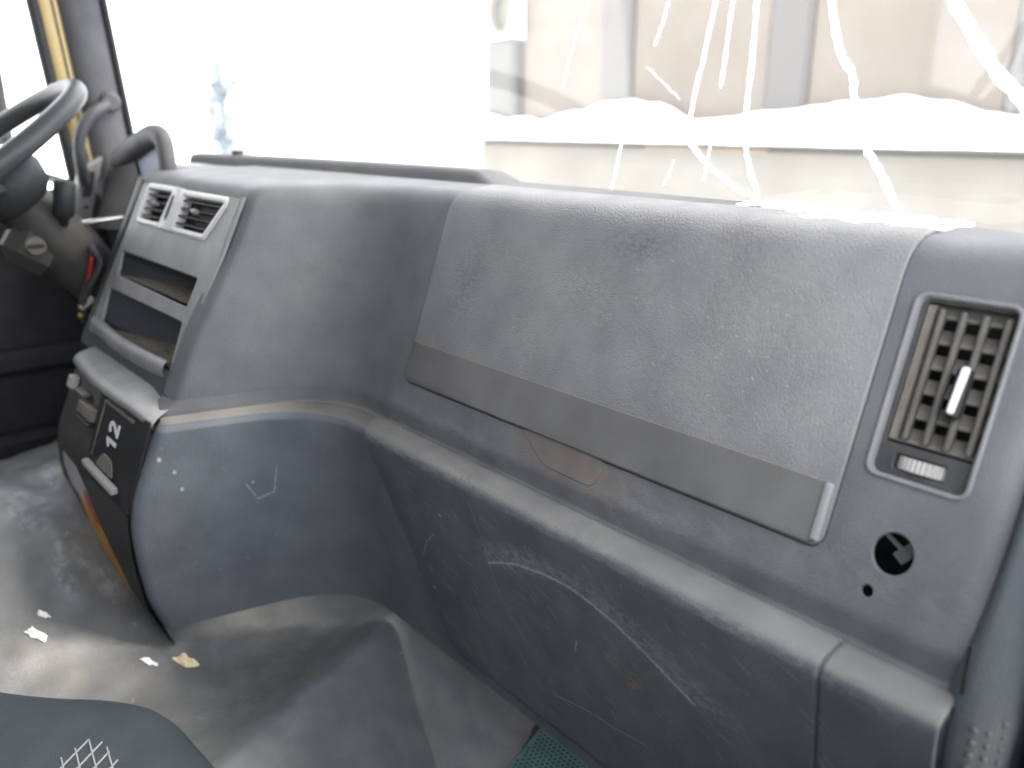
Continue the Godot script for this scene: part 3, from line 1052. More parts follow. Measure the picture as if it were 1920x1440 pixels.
func build_binnacle(d: Node3D) -> void:
	var b := Node3D.new()
	b.name = "instrument_hood"
	d.add_child(b)
	var arch := smooth([Vector2(-1.0, 2.13), Vector2(-0.995, 2.22), Vector2(-0.975, 2.27), Vector2(-0.87, 2.303), Vector2(-0.74, 2.332), Vector2(-0.655, 2.342), Vector2(-0.61, 2.325), Vector2(-0.596, 2.285), Vector2(-0.6, 2.22), Vector2(-0.62, 2.13)], 5)
	var s := Shape.new()
	var rows := []
	for q in [[-0.014, 0.106], [-0.002, 0.108], [0.004, 0.116], [0.003, 0.13], [-0.003, 0.138], [-0.016, 0.141], [-0.032, 0.136], [-0.039, 0.124], [-0.04, 0.108]]:
		var r := []
		for k in arch.size():
			var t: Vector2 = (arch[mini(k + 1, arch.size() - 1)] - arch[maxi(k - 1, 0)]).normalized()
			var p: Vector2 = arch[k] + Vector2(-t.y, t.x) * q[0]
			r.append(Vector3(p.x, p.y, q[1]))
		rows.append(r)
	s.grid(rows)
	part("hood", s, M.pillar, b)
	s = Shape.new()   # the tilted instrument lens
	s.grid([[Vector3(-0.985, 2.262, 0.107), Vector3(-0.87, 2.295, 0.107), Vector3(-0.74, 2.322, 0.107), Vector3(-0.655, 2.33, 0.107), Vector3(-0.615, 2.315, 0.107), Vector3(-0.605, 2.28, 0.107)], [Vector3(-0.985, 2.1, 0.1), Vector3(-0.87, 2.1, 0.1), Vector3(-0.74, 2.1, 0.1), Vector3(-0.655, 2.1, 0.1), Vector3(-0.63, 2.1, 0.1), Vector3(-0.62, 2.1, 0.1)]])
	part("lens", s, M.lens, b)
	s = Shape.new()   # inner left cheek of the hood
	s.grid([[Vector3(-0.978, 2.262, 0.135), Vector3(-0.87, 2.285, 0.11)], [Vector3(-0.985, 2.1, 0.19), Vector3(-0.82, 2.1, 0.115)]])
	part("inner_cheek", s, M.taupe, b)
	# side wing with its rectangular switch blank
	s = Shape.new()
	var fw := func(u: float, v: float, e: float) -> Vector3: return Vector3(-1.0 + e + u * 0.1, v, 0.141 + u + (2.27 - v) * 0.33)
	s.plate(round_poly([Vector2(0.0, 2.115), Vector2(0.055, 2.115), Vector2(0.05, 2.238), Vector2(0.0, 2.272)], 0.008), fw, -0.03, 0.0, 0.004)
	part("wing", s, M.console, b)
	s = Shape.new()
	s.plate(round_rect(0.014, 2.175, 0.036, 2.235, 0.003), fw, 0.0, 0.003, 0.001)
	part("switch_blank", s, M.dark, b)
	s = Shape.new()
	s.box(fw.call(0.02, 2.15, 0.001), Vector3(0.004, 0.006, 0.012), 0.001)
	part("small_socket", s, M.black, b)
	s = Shape.new()   # dark lower dash on the driver's side
	s.grid([[Vector3(-1.06, 2.19, 0.0), Vector3(-0.61, 2.19, 0.0)], [Vector3(-1.06, 2.12, 0.08), Vector3(-0.61, 2.12, 0.08)], [Vector3(-1.06, 1.9, 0.1), Vector3(-0.61, 1.9, 0.1)], [Vector3(-1.06, 1.4, 0.0), Vector3(-0.61, 1.4, 0.0)]])
	part("driver_panel", s, M.dark, b)

# ---------------------------------------------------------------- the rest of the cab
func build_wheel() -> void:
	var w := thing("steering_wheel", "grey steering wheel with a dark hub at the left edge, tilted toward the driver", "steering wheel")
	var c := Vector3(-0.7, 2.282, 0.455)
	var th := 0.615
	var f := Vector3(0, sin(th), -cos(th))
	var nn := Vector3(0, cos(th), sin(th))
	var s := Shape.new()
	var pts := []
	for k in 73:
		var a := TAU * k / 72
		pts.append(c + (f * cos(a) + Vector3.RIGHT * sin(a)) * 0.23)
	s.tube(pts, [0.0205], 14, false)
	part("rim", s, M.wheel, w)
	s = Shape.new()
	var rows := []
	for q in [[0.0, -0.02], [0.05, -0.022], [0.075, -0.035], [0.085, -0.06], [0.075, -0.10], [0.05, -0.12]]:
		var r := []
		for k in 25:
			var a := TAU * k / 24
			r.append(c + (f * cos(a) + Vector3.RIGHT * sin(a)) * q[0] + nn * q[1])
		rows.append(r)
	s.grid(rows)
	part("hub", s, M.rubber, w)
	for a in [1.9, -1.9, 3.6, -3.6]:
		s = Shape.new()
		var o: Vector3 = f * cos(a) + Vector3.RIGHT * sin(a)
		s.tube([c + o * 0.06 - nn * 0.055, c + o * 0.13 - nn * 0.04, c + o * 0.225], [0.024, 0.02, 0.016], 8, false, 0.55)
		part("spoke", s, M.rubber, w)
	var col := thing("steering_column", "dusty grey steering column shroud with a black stalk below the steering wheel", "steering column")
	s = Shape.new()
	var axis := -nn
	var base := c + axis * 0.11
	s.tube([base, base + axis * 0.03, base + axis * 0.14, base + axis * 0.3], [0.05, 0.062, 0.066, 0.05], 16)
	part("shroud", s, M.taupe, col)
	s = Shape.new()
	s.tube([Vector3(-0.66, 2.14, 0.33), Vector3(-0.63, 2.165, 0.335), Vector3(-0.625, 2.172, 0.335), Vector3(-0.622, 2.232, 0.325), Vector3(-0.622, 2.238, 0.324)], [0.008, 0.01, 0.02, 0.021, 0.016], 12)
	part("stalk", s, M.rubber, col)
	s = Shape.new()
	s.tube([Vector3(-0.68, 2.145, 0.30), Vector3(-0.66, 2.152, 0.255), Vector3(-0.65, 2.157, 0.215)], [0.006, 0.0055, 0.004], 8)
	part("lever", s, M.chrome, col)
	s = Shape.new()
	s.tube([Vector3(-0.66, 2.11, 0.39), Vector3(-0.634, 2.113, 0.393)], [0.022, 0.018], 16)
	var lock := part("ignition_lock", s, M.taupe_light, col)
	s = Shape.new()
	s.box(Vector3(-0.632, 2.113, 0.393), Vector3(0.01, 0.007, 0.03), 0.002)
	part("key_slot", s, M.dark, lock)
	s = Shape.new()
	s.box(Vector3(-0.69, 2.105, 0.385), Vector3(0.085, 0.1, 0.11), 0.025, Basis(Vector3.RIGHT, -0.6))
	part("lower_shroud", s, M.taupe, col)
	var wb := thing("wire_bundle", "loose wires with a red lead and pale connector hanging beside the console", "wiring")
	s = Shape.new()
	s.tube(smooth([Vector3(-0.6, 2.09, 0.30), Vector3(-0.598, 2.075, 0.305), Vector3(-0.602, 2.05, 0.31), Vector3(-0.6, 2.03, 0.318), Vector3(-0.606, 2.02, 0.325)], 5), [0.0045], 8)
	part("red_lead", s, M.red, wb)
	s = Shape.new()
	s.tube(smooth([Vector3(-0.62, 2.1, 0.29), Vector3(-0.6, 2.1, 0.3), Vector3(-0.59, 2.07, 0.29), Vector3(-0.6, 2.0, 0.33), Vector3(-0.61, 1.95, 0.33)], 5), [0.009], 8)
	part("cable", s, M.rubber, wb)
	s = Shape.new()
	s.box(Vector3(-0.6, 1.992, 0.325), Vector3(0.012, 0.014, 0.034), 0.003, Basis(Vector3.RIGHT, 0.6))
	part("connector", s, M.grey_print, wb)
	s = Shape.new()
	s.box(Vector3(-0.6, 1.968, 0.34), Vector3(0.008, 0.01, 0.01), 0.003)
	part("amber_plug", s, M.orange, wb)

func build_pillar() -> void:
	var p := thing("door_pillar", "grey windscreen pillar with a grab handle and a yellow painted door edge", "pillar")
	var s := Shape.new()
	var lean := 0.075
	var rows := []
	for j in 9:
		var y := lerpf(1.6, 3.05, j / 8.0)
		var o := lean * (y - 2.336)
		var r := []
		for q in [[-1.09, 0.05], [-1.07, 0.056], [-1.056, 0.068], [-1.047, 0.092], [-1.046, 0.122], [-1.056, 0.15], [-1.09, 0.165]]:
			r.append(Vector3(q[0], y, q[1] + o))
		rows.append(r)
	s.grid(rows)
	part("pillar_cover", s, M.pillar, p)
	s = Shape.new()
	var pts := []
	for j in 9:
		var y := lerpf(2.0, 3.05, j / 8.0)
		pts.append(Vector3(-1.06, y, 0.054 + lean * (y - 2.336)))
	s.tube(pts, [0.009], 8)
	part("windscreen_seal", s, M.rubber, p)
	s = Shape.new()
	s.grid([[Vector3(-1.075, 2.23, 0.145 - 0.008), Vector3(-1.068, 2.23, 0.16 - 0.008), Vector3(-1.068, 2.23, 0.195 - 0.008), Vector3(-1.075, 2.23, 0.2 - 0.008)], [Vector3(-1.075, 3.05, 0.145 + 0.054), Vector3(-1.068, 3.05, 0.16 + 0.054), Vector3(-1.068, 3.05, 0.195 + 0.054), Vector3(-1.075, 3.05, 0.2 + 0.054)]])
	var y0 := part("painted_edge", s, M.yellow_paint, p)
	s = Shape.new()
	s.tube([Vector3(-1.066, 2.23, 0.168 - 0.008), Vector3(-1.066, 3.05, 0.168 + 0.054)], [0.0022], 6)
	part("seam", s, M.taupe, y0)
	s = Shape.new()
	s.tube([Vector3(-1.06, 1.7, 0.212 - 0.048), Vector3(-1.06, 3.05, 0.212 + 0.054)], [0.014], 10)
	part("door_seal", s, M.rubber, p)
	# grab handle
	s = Shape.new()
	s.tube(smooth([Vector3(-1.045, 2.392, 0.11), Vector3(-1.02, 2.388, 0.118), Vector3(-0.985, 2.375, 0.15), Vector3(-0.975, 2.345, 0.182), Vector3(-0.975, 2.30, 0.2), Vector3(-0.985, 2.24, 0.2), Vector3(-1.03, 2.17, 0.185)], 6), [0.014], 12)
	var h := part("grab_handle", s, M.rubber_grey, p)
	s = Shape.new()
	s.tube([Vector3(-1.05, 2.397, 0.098), Vector3(-1.036, 2.397, 0.098), Vector3(-1.03, 2.397, 0.098)], [0.026, 0.025, 0.018], 16)
	part("handle_cap", s, M.pillar, h)
	# driver's door
	var dd := thing("driver_door", "dark driver's door in shade beyond the steering wheel, its window bright", "door")
	s = Shape.new()
	s.box(Vector3(-1.1, 1.69, 0.65), Vector3(0.05, 1.0, 1.25), 0.02)
	part("door_panel", s, M.dark, dd)
	s = Shape.new()
	s.box(Vector3(-1.06, 1.78, 0.6), Vector3(0.06, 0.06, 0.8), 0.015)
	part("armrest", s, M.dark, dd)
	s = Shape.new()
	s.box(Vector3(-1.06, 1.5, 0.6), Vector3(0.07, 0.2, 0.8), 0.02)
	part("door_pocket", s, M.dark, dd)
	s = Shape.new()
	s.box(Vector3(-1.1, 2.65, 1.23), Vector3(0.05, 0.96, 0.07), 0.01)
	part("window_post", s, M.rubber, dd)
	s = Shape.new()
	s.quad(Vector3(-1.1, 2.17, 0.2), Vector3(-1.1, 2.17, 1.2), Vector3(-1.1, 3.05, 1.2), Vector3(-1.1, 3.05, 0.28))
	part("window", s, M.glass, dd)
	var mi := thing("side_mirror", "dark housing of the driver's side mirror outside the window", "mirror")
	s = Shape.new()
	s.box(Vector3(-1.42, 2.44, 0.30), Vector3(0.06, 0.3, 0.09), 0.02)
	part("housing", s, M.rubber, mi)
	s = Shape.new()
	s.tube([Vector3(-1.42, 2.32, 0.28), Vector3(-1.3, 2.22, 0.24), Vector3(-1.13, 2.2, 0.2)], [0.012], 8)
	part("arm", s, M.rubber, mi)

var hump := [Vector2(-1.25, 1.5), Vector2(-1.0, 1.6), Vector2(-0.85, 1.65), Vector2(-0.69, 1.685), Vector2(-0.553, 1.69), Vector2(-0.433, 1.66), Vector2(-0.258, 1.585), Vector2(-0.12, 1.517), Vector2(-0.03, 1.49), Vector2(0.06, 1.489), Vector2(0.13, 1.507), Vector2(0.175, 1.525), Vector2(0.205, 1.53), Vector2(0.235, 1.522), Vector2(0.28, 1.49), Vector2(0.34, 1.45), Vector2(0.4, 1.41), Vector2(0.55, 1.38)]
var crumple: FastNoiseLite

func tunnel_y(x: float, z: float) -> float:
	var xs := x - 0.41 * (z - 0.15)
	var y := table(xs, hump)
	var left := clampf((-0.02 - xs) / 0.2, 0, 1)
	return y + crumple.get_noise_2d(x * 100, z * 160) * lerpf(0.004, 0.011, left)

func build_floor() -> void:
	crumple = noise(FastNoiseLite.TYPE_SIMPLEX_SMOOTH, 0.05, 31, 3)
	var im := marks(1024, 512)
	var px := func(x: float, z: float) -> Vector2: return Vector2((x + 1.1) / 1.7 * 1024, (z + 0.1) / 1.0 * 512)
	for k in 60:
		haze_patch(im, px.call(rng.randf_range(-0.6, 0.3), rng.randf_range(0.2, 0.8)), Vector2(rng.randf_range(20, 90), rng.randf_range(14, 60)), [Color(0.46, 0.44, 0.4), Color(0.36, 0.38, 0.42), Color(0.27, 0.27, 0.27)][k % 3], rng.randf_range(0.2, 0.5), 500 + k)
	for k in 26:   # silvery reflection on the left, painted as pale streaks
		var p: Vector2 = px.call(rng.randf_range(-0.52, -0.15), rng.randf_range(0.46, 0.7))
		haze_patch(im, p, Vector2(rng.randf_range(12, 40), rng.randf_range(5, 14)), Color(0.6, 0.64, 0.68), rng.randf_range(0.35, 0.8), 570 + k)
	for k in 40:
		var p: Vector2 = px.call(rng.randf_range(-0.5, 0.35), rng.randf_range(0.1, 0.7))
		stroke(im, [p, p + Vector2(rng.randf_range(-8, 8), rng.randf_range(-4, 4))], rng.randf_range(0.8, 2.0), Color(0.7, 0.69, 0.66), rng.randf_range(0.15, 0.6))
	var crest := []   # sheen along the hump's crest, painted on as a pale streak
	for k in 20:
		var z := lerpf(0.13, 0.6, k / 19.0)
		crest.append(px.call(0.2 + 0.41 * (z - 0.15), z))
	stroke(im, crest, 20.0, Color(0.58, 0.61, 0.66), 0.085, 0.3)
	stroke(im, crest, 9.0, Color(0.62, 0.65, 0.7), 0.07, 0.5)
	var t := thing("engine_cover", "grey dusty engine tunnel cover with a rounded hump below the dashboard", "engine cover")
	var s := Shape.new()
	var rows := []
	for j in 56:
		var z := lerpf(-0.12, 1.05, j / 55.0)
		var r := []
		for k in 120:
			var x := lerpf(-1.05, 0.62, k / 119.0)
			r.append(Vector3(x, tunnel_y(x, z), z))
		rows.append(r)
	s.grid(rows, null, func(p: Vector3): return Vector2((p.x + 1.1) / 1.7, (p.z + 0.1) / 1.0))
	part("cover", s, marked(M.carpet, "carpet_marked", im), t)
	# teal rubber mat in the passenger footwell
	var m := thing("floor_mat", "teal rubber floor mat with rows of round dimples in the passenger footwell", "mat")
	s = Shape.new()
	var o := [Vector2(0.44, -0.045), Vector2(0.92, -0.045), Vector2(0.92, 0.62), Vector2(0.66, 0.62), Vector2(0.50, 0.15)]
	s.plate(o, func(x, z, e): return Vector3(x, 1.425 + e, z), 0.0, 0.008, 0.004)
	part("sheet", s, M.mat, m)
	s = Shape.new()
	for r in 40:
		for k in 44:
			var p := Vector2(0.455 + k * 0.0085 + (r % 2) * 0.00425, -0.035 + r * 0.0075)
			if Geometry2D.is_point_in_polygon(p, PackedVector2Array(Shape.inset(o, 0.008))):
				var ring := []
				for q in 6:
					ring.append(Vector3(p.x + cos(TAU * q / 6) * 0.0027, 1.4334, p.y + sin(TAU * q / 6) * 0.0027))
				s.fan(ring)
	tag(part("dimples", s, M.mat_hole, m), "", "", "", "stuff")
	# padded teal cushion at lower left
	var c := thing("seat_cushion", "dark teal padded cushion corner with a pale diamond net, at the lower left", "cushion")
	s = Shape.new()
	var out := smooth([Vector2(-0.06, 0.74), Vector2(0.055, 0.655), Vector2(0.12, 0.6), Vector2(0.18, 0.54), Vector2(0.245, 0.498), Vector2(0.32, 0.487), Vector2(0.43, 0.487), Vector2(0.56, 0.54), Vector2(0.58, 0.72), Vector2(0.5, 0.95), Vector2(0.2, 1.02), Vector2(-0.05, 0.9), Vector2(-0.06, 0.74)], 5)
	out.pop_back()
	var lay := []
	for spec in [[0.0, 1.42], [0.0, 1.56], [0.006, 1.584], [0.02, 1.606], [0.045, 1.622], [0.075, 1.63], [0.1, 1.634]]:
		var rr := Shape.inset(out, spec[0])
		var r := []
		for k in out.size() + 1:
			r.append(Vector3(rr[k % out.size()].x, spec[1], rr[k % out.size()].y))
		lay.append(r)
	s.grid(lay)
	s.fan(lay[-1].slice(0, out.size()))
	part("pad", s, M.teal, c)
	s = Shape.new()
	var pad_y := func(p: Vector2) -> float: return 1.634
	var patch := PackedVector2Array([Vector2(0.30, 0.64), Vector2(0.287, 0.595), Vector2(0.35, 0.587), Vector2(0.43, 0.587), Vector2(0.46, 0.6), Vector2(0.38, 0.66)])
	for k in range(-9, 14):
		for dir in [Vector2(0.052, 0.006), Vector2(0.028, 0.036)]:
			var pts := []
			for q in range(-30, 80):
				var p: Vector2 = Vector2(0.315, 0.575) + Vector2(0.0125, -0.0145) * k + dir * q * 0.05
				if Geometry2D.is_point_in_polygon(p, patch):
					pts.append(Vector3(p.x, pad_y.call(p) + 0.0005, p.y))
			if pts.size() > 1:
				s.tube([pts[0], pts[pts.size() / 2], pts[-1]], [0.0014], 5)
	tag(part("diamond_net", s, M.net, c), "", "", "", "stuff")

func scrap(label: String, at: Vector2, size: float, m: Material, lumps: int, sd: int) -> void:
	rng.seed = sd
	var s := Shape.new()
	var rows := []
	var edge := []
	for k in 14:
		edge.append(rng.randf_range(0.55, 1.25))
	for j in 5:
		var r := []
		for k in 15:
			var a := TAU * k / 14
			var f: float = j / 4.0 * edge[k % 14]
			var p := Vector2(cos(a) * size, sin(a) * size * (0.4 + 0.1 * lumps)).rotated(-0.75 + rng.randf_range(-0.05, 0.05)) * f
			var lift := 0.0015 + (size * 0.32 * rng.randf_range(0.1, 1.0) * (0.6 + lumps) if j < 4 else 0.0)
			r.append(Vector3(at.x + p.x, tunnel_y(at.x + p.x, at.y + p.y) + lift, at.y + p.y))
		r[14] = r[0]
		rows.append(r)
	for k in 15:
		rows[0][k] = rows[0][0]
	s.grid(rows, null, null, null, false)
	tag(part("paper_scrap", s, m), label, "scrap", "scraps lying on the engine cover")

func build_scraps() -> void:
	scrap("largest white scrap on the engine cover, at the far left", Vector2(-0.07, 0.592), 0.016, M.white, 1, 3)
	scrap("small white scrap just beyond the largest scrap on the left", Vector2(-0.112, 0.573), 0.011, M.white, 1, 4)
	scrap("flat white scrap on the engine cover nearest the console foot", Vector2(0.008, 0.456), 0.014, M.white, 0, 5)
	scrap("crumpled cream tissue tucked against the pointed foot of the console", Vector2(0.022, 0.405), 0.02, M.cream, 1, 6)
	scrap("tiny white scrap beside the teal cushion's back edge", Vector2(0.02, 0.63), 0.008, M.white, 0, 7)

func build_windscreen() -> void:
	var w := thing("windscreen", "cracked windscreen with long white cracks running down its right half", "windscreen")
	var s := Shape.new()
	var rows := []
	for j in 9:
		var y := lerpf(2.2, 3.05, j / 8.0)
		var r := []
		for k in 41:
			var x := lerpf(-1.08, 1.1, k / 40.0)
			r.append(Vector3(x, y, glass_z(x, y)))
		rows.append(r)
	s.grid(rows)
	part("pane", s, M.glass, w)
	var runs := [
		[0.0022, Vector2(0.382, 2.566), Vector2(0.348, 2.516), Vector2(0.311, 2.455), Vector2(0.284, 2.400)],
		[0.0026, Vector2(0.517, 2.535), Vector2(0.499, 2.500), Vector2(0.488, 2.473), Vector2(0.474, 2.448)],
		[0.0034, Vector2(0.593, 2.537), Vector2(0.578, 2.492), Vector2(0.559, 2.427), Vector2(0.544, 2.379), Vector2(0.539, 2.349)],
		[0.0030, Vector2(0.610, 2.523), Vector2(0.603, 2.490), Vector2(0.595, 2.431), Vector2(0.588, 2.391)],
		[0.0038, Vector2(0.640, 2.519), Vector2(0.639, 2.486), Vector2(0.636, 2.428), Vector2(0.631, 2.374), Vector2(0.630, 2.324), Vector2(0.642, 2.286), Vector2(0.660, 2.245)],
		[0.0046, Vector2(0.730, 2.507), Vector2(0.740, 2.475), Vector2(0.754, 2.426), Vector2(0.772, 2.399), Vector2(0.780, 2.369), Vector2(0.798, 2.325), Vector2(0.824, 2.290), Vector2(0.850, 2.250)],
		[0.0062, Vector2(0.857, 2.489), Vector2(0.880, 2.459), Vector2(0.918, 2.410), Vector2(0.953, 2.377), Vector2(0.978, 2.352)],
		[0.0024, Vector2(0.414, 2.349), Vector2(0.408, 2.320), Vector2(0.399, 2.289), Vector2(0.384, 2.246)],
		[0.0042, Vector2(0.510, 2.349), Vector2(0.525, 2.336), Vector2(0.544, 2.319), Vector2(0.572, 2.296), Vector2(0.617, 2.271), Vector2(0.656, 2.256)],
		[0.0022, Vector2(0.574, 2.326), Vector2(0.570, 2.303), Vector2(0.563, 2.275)],
		[0.0014, Vector2(0.510, 2.301), Vector2(0.502, 2.283), Vector2(0.491, 2.264)],
		[0.0016, Vector2(0.460, 2.422), Vector2(0.486, 2.404), Vector2(0.520, 2.378)],
	]
	for q in runs:
		s = Shape.new()
		var pts := []
		for p in smooth(q.slice(1), 6):
			var a := Vector2(rng.randfn(), rng.randfn()) * 0.0006
			pts.append(Vector3(p.x + a.x, p.y + a.y, glass_z(p.x, p.y) + 0.001))
		var rad := []
		for k in pts.size():
			rad.append(q[0] * 1.0 * rng.randf_range(0.75, 1.1) * (0.35 if k == pts.size() - 1 else 1.0))
		s.tube(pts, rad, 7)
		part("crack", s, M.crack, w)
	# white crumbs put in for an overexposed patch at the windscreen's foot
	s = Shape.new()
	for k in 190:
		var x := rng.randf_range(0.66, 0.93)
		var z := glass_z(x, 2.25) + 0.006 + absf(rng.randfn()) * 0.05 * clampf((x - 0.62) / 0.15, 0.2, 1)
		s.box(Vector3(x, 2.2552 + rng.randf() * 0.002, minf(z, -0.05)), Vector3(rng.randf_range(0.008, 0.03), rng.randf_range(0.003, 0.005), rng.randf_range(0.008, 0.024)), 0.0025, Basis(Vector3.UP, rng.randf() * TAU))
	tag(part("white_crumbs", s, M.crack), "white crumbs put in for an overexposed patch along the foot of the windscreen", "broken glass", "", "stuff")

func build_shell() -> void:
	# the cab's shell: it keeps daylight to the windscreen, the driver's window and the open passenger door
	var s := Shape.new()
	s.box(Vector3(0.02, 3.1, 0.8), Vector3(2.4, 0.08, 2.2), 0.02)
	tag(part("cab_roof", s, M.roof), "", "", "", "structure")
	s = Shape.new()
	s.box(Vector3(0.02, 2.15, 1.92), Vector3(2.4, 1.9, 0.06), 0.02)
	tag(part("cab_rear_wall", s, M.roof), "", "", "", "structure")
	s = Shape.new()
	s.box(Vector3(0.02, 1.36, 0.8), Vector3(2.24, 0.06, 2.2), 0.01)
	tag(part("cab_floor", s, M.dark), "", "", "", "structure")
	s = Shape.new()
	s.box(Vector3(0.02, 1.72, -0.28), Vector3(2.3, 1.0, 0.05), 0.01)
	tag(part("firewall", s, M.black), "", "", "", "structure")
	s = Shape.new()
	s.box(Vector3(-1.13, 2.2, 1.6), Vector3(0.06, 1.8, 0.6), 0.02)
	tag(part("cab_side_wall", s, M.roof), "", "", "", "structure")
	s = Shape.new()
	s.box(Vector3(1.17, 2.2, 1.5), Vector3(0.06, 1.8, 0.8), 0.02)
	tag(part("cab_side_wall", s, M.roof), "", "", "", "structure")
	s = Shape.new()
	s.box(Vector3(1.22, 1.66, 0.6), Vector3(0.035, 0.9, 1.0), 0.012)
	tag(part("cab_side_wall", s, M.dark), "", "", "", "structure")  # unseen door panel, added to keep low daylight off the floor
	s = Shape.new()
	s.box(Vector3(-1.13, 1.4, 0.7), Vector3(0.05, 0.4, 2.0), 0.02)
	tag(part("cab_sill", s, M.dark), "", "", "", "structure")
	var p := thing("passenger_pillar", "dark rubber-edged pillar of the open passenger door beside the dashboard end", "pillar")
	s = Shape.new()
	s.tube([Vector3(1.122, 1.4, 0.075), Vector3(1.122, 1.9, 0.075), Vector3(1.13, 2.2, 0.02), Vector3(1.14, 3.05, 0.03)], [0.02, 0.018, 0.014, 0.014], 10)
	part("door_seal", s, M.black, p)
	s = Shape.new()
	s.box(Vector3(1.15, 2.1, -0.05), Vector3(0.05, 1.9, 0.16), 0.02)
	part("post", s, M.dark, p)

func build_outside() -> void:
	var s := Shape.new()
	s.grid([[Vector3(-300, 0, -300), Vector3(300, 0, -300)], [Vector3(-300, 0, 300), Vector3(300, 0, 300)]])
	tag(part("ground", s, M.snow), "", "", "", "structure")
	# container facing the lorry
	var c := thing("container", "beige container side with grey upright posts behind the cracked windscreen", "container")
	var z := -3.6
	var xs := [-3.7, -2.61, -1.335, -0.06, 1.215, 2.49]
	for k in xs.size() - 1:
		s = Shape.new()
		s.box(Vector3((xs[k] + xs[k + 1] - 0.26) / 2, 3.0, z - 0.04), Vector3(xs[k + 1] - xs[k] - 0.26, 1.7, 0.05), 0.01)
		part("panel", s, M.container, c)
		s = Shape.new()
		s.box(Vector3(xs[k + 1] - 0.13, 3.0, z - 0.02), Vector3(0.26, 1.7, 0.07), 0.025)
		part("post", s, M.post, c)
	s = Shape.new()
	s.box(Vector3(-3.88, 2.4, z), Vector3(0.34, 1.1, 0.16), 0.03)
	part("corner_post", s, M.post, c)
	s = Shape.new()
	s.cell(Rect2(-4.06, 2.95, 0.38, 0.5), circle(-3.84, 3.13, 0.11, 20, 0.13), func(x, y, e): return Vector3(x, y, z + 0.1 + e), 0.08, true, null, null, 0.02)
	part("corner_fitting", s, M.container_low, c)
	s = Shape.new()
	s.box(Vector3(-0.6, 1.1, z + 0.1), Vector3(6.9, 2.22, 0.06), 0.02)
	part("lower_wall", s, M.container_low, c)
	s = Shape.new()
	s.box(Vector3(-0.6, 2.228, z + 0.06), Vector3(6.9, 0.03, 0.32), 0.008)
	part("ledge", s, M.post, c)
	s = Shape.new()
	s.box(Vector3(-1.9, 2.195, z + 0.135), Vector3(0.9, 0.022, 0.02), 0.004)
	part("rust_streak", s, M.rust, c)
	# the white heap along the ledge
	s = Shape.new()
	var n := noise(FastNoiseLite.TYPE_SIMPLEX_SMOOTH, 0.9, 4, 3)
	var rows := []
	for j in 121:
		var x := lerpf(-4.1, 2.8, j / 120.0)
		var h := 0.2 + 0.05 * sin((x + 2.9) * 3.9) + n.get_noise_1d(x) * 0.09
		if x < -3.3: h *= lerpf(0.6, 1.0, (x + 4.1) / 0.8)
		var r := []
		for q in [[0.22, -0.02 + 0.02 * n.get_noise_1d(x * 4 + 50)], [0.215, 0.25], [0.17, 0.6], [0.11, 0.88], [0.04, 1.0], [-0.03, 0.9], [-0.05, 0.0]]:
			r.append(Vector3(x, 2.235 + q[1] * h + (n.get_noise_2d(x * 3, q[0] * 30) * 0.02 if q[1] > 0.1 else 0.0), z + 0.02 + q[0]))
		rows.append(r)
	s.grid(rows)
	tag(part("snow_ridge", s, M.snow), "long bright white heap lying along the ledge of the beige container", "snow")
	# things far off on the left, almost lost in the light
	var m := thing("distant_tree", "thin pale bluish tree far off, seen through the left of the windscreen", "tree")
	s = Shape.new()
	s.tube(smooth([Vector3(-20.3, 0, -8), Vector3(-20.35, 1.6, -8), Vector3(-20.15, 2.6, -8), Vector3(-20.2, 3.9, -8)], 4), [0.22, 0.16, 0.2, 0.12], 8)
	part("trunk", s, M.pale_blue, m)
	s = Shape.new()
	rng.seed = 77
	for k in 260:
		var y := rng.randf_range(1.7, 4.0)
		var spread := 0.5 if (y > 3.2 or (y > 2.2 and y < 2.9)) else 0.16
		var p := Vector3(-20.15 + rng.randfn() * spread * 0.7, y, -8 + rng.randfn() * spread)
		s.quad(p, p + Vector3(rng.randfn(), rng.randfn(), rng.randfn()) * 0.12, p + Vector3(rng.randfn(), rng.randfn(), rng.randfn()) * 0.12, p + Vector3(rng.randfn(), rng.randfn(), rng.randfn()) * 0.1)
	tag(part("foliage", s, M.pale_blue, m), "", "", "", "stuff")
	var v := thing("distant_van", "pale van roof far off beyond the instrument hood", "van")
	s = Shape.new()
	s.box(Vector3(-22.8, 2.5, -8.3), Vector3(2.9, 1.3, 2.0), 0.3)
	part("body", s, M.snow, v)
	s = Shape.new()
	s.box(Vector3(-22.8, 3.16, -7.3), Vector3(2.7, 0.12, 0.1), 0.03)
	part("roof_rail", s, M.pale_blue, v)
	s = Shape.new()
	s.box(Vector3(-22.8, 1.0, -8.3), Vector3(2.9, 1.9, 2.0), 0.2)
	part("lower_body", s, M.snow, v)
	var b := thing("distant_bin", "small pale blue domed bin far off above the console", "bin")
	s = Shape.new()
	s.tube([Vector3(-19.4, 0, -8), Vector3(-19.4, 1.5, -8), Vector3(-19.4, 1.72, -8), Vector3(-19.4, 1.85, -8)], [0.36, 0.36, 0.28, 0.1], 14)
	part("drum", s, M.pale_blue, b)
	s = Shape.new()
	s.tube([Vector3(-19.4, 1.84, -8), Vector3(-19.4, 1.9, -8)], [0.07, 0.05], 8)
	part("lid_knob", s, M.far_grey, b)

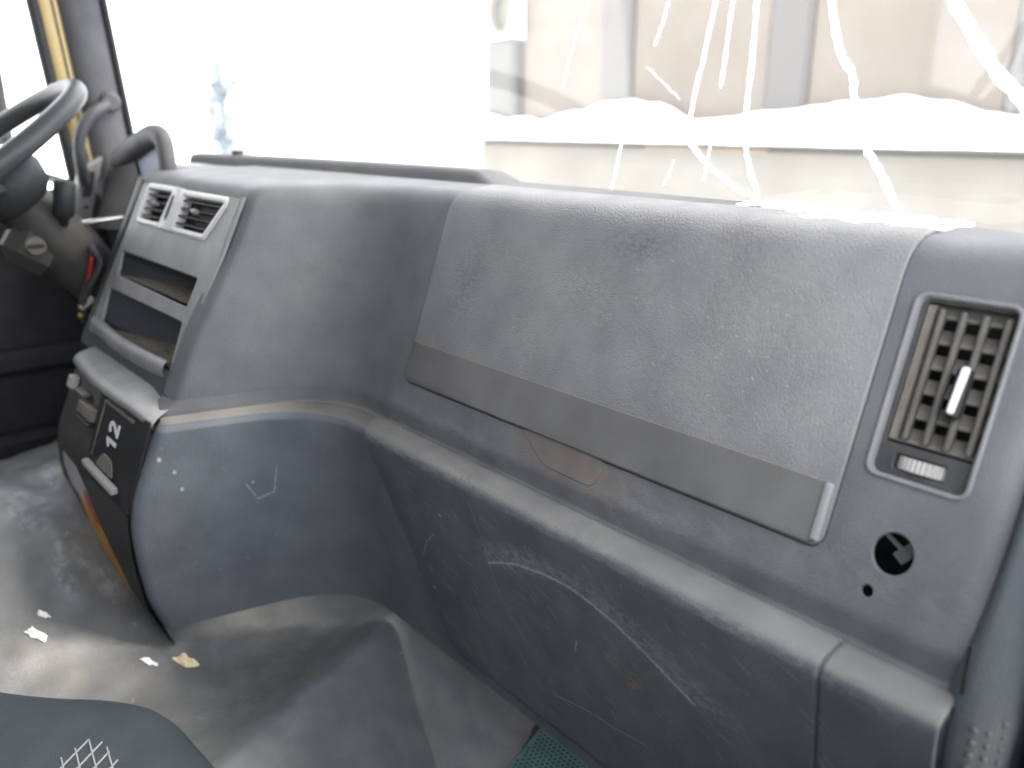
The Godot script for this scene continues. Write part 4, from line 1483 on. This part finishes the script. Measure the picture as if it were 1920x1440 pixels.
func _ready() -> void:
	rng.seed = 7
	# camera: held at the open passenger door, looking across and down
	var cam := Camera3D.new()
	cam.name = "camera"
	cam.position = Vector3(1.25, 2.35, 0.75)
	cam.rotation = Vector3(deg_to_rad(-17.64), deg_to_rad(49.33), 0)
	var lens := CameraAttributesPhysical.new()
	lens.frustum_focal_length = 25.73
	lens.frustum_focus_distance = 1.0
	lens.exposure_aperture = 2.5
	cam.attributes = lens
	cam.fov = 50.0
	cam.near = 0.02
	cam.far = 900
	add_child(cam)
	# bright overcast sky, exposed for the shaded cab
	var env := Environment.new()
	var sky_mat := ProceduralSkyMaterial.new()
	sky_mat.sky_top_color = Color(0.91, 0.925, 0.95)
	sky_mat.sky_horizon_color = Color(0.97, 0.97, 0.97)
	sky_mat.sky_curve = 0.2
	sky_mat.ground_horizon_color = Color(0.9, 0.9, 0.9)
	sky_mat.ground_bottom_color = Color(0.8, 0.8, 0.8)
	sky_mat.sky_energy_multiplier = 1.15
	env.background_mode = Environment.BG_SKY
	env.sky = Sky.new()
	env.sky.sky_material = sky_mat
	env.tonemap_mode = Environment.TONE_MAPPER_LINEAR
	env.tonemap_exposure = 4.9
	env.sdfgi_enabled = true
	env.ssao_enabled = true
	env.ssil_enabled = true
	var we := WorldEnvironment.new()
	we.name = "environment"
	we.environment = env
	add_child(we)
	var sun := DirectionalLight3D.new()
	sun.name = "sun"
	sun.light_color = Color(1, 0.97, 0.92)
	sun.light_energy = 0.4
	sun.light_angular_distance = 14
	sun.shadow_enabled = true
	sun.rotation = Vector3(deg_to_rad(-52), deg_to_rad(150), 0)
	add_child(sun)
	materials()
	mat("bright", Color(0.66, 0.66, 0.66), 0.35)
	mat("taupe_light", Color(0.19, 0.175, 0.155), 0.6, M.taupe.albedo_texture)
	mat("vent_body", Color(0.062, 0.066, 0.07), 0.55, M.taupe.albedo_texture)
	mat("vent_cross", Color(0.19, 0.183, 0.168), 0.6, M.taupe.albedo_texture)
	mat("tan_dust", Color(0.27, 0.235, 0.195), 0.9)
	mat("rubber_grey", Color(0.075, 0.078, 0.085), 0.5)
	build_outside()
	build_shell()
	build_windscreen()
	build_pillar()
	build_dash()
	build_wheel()
	build_floor()
	build_scraps()
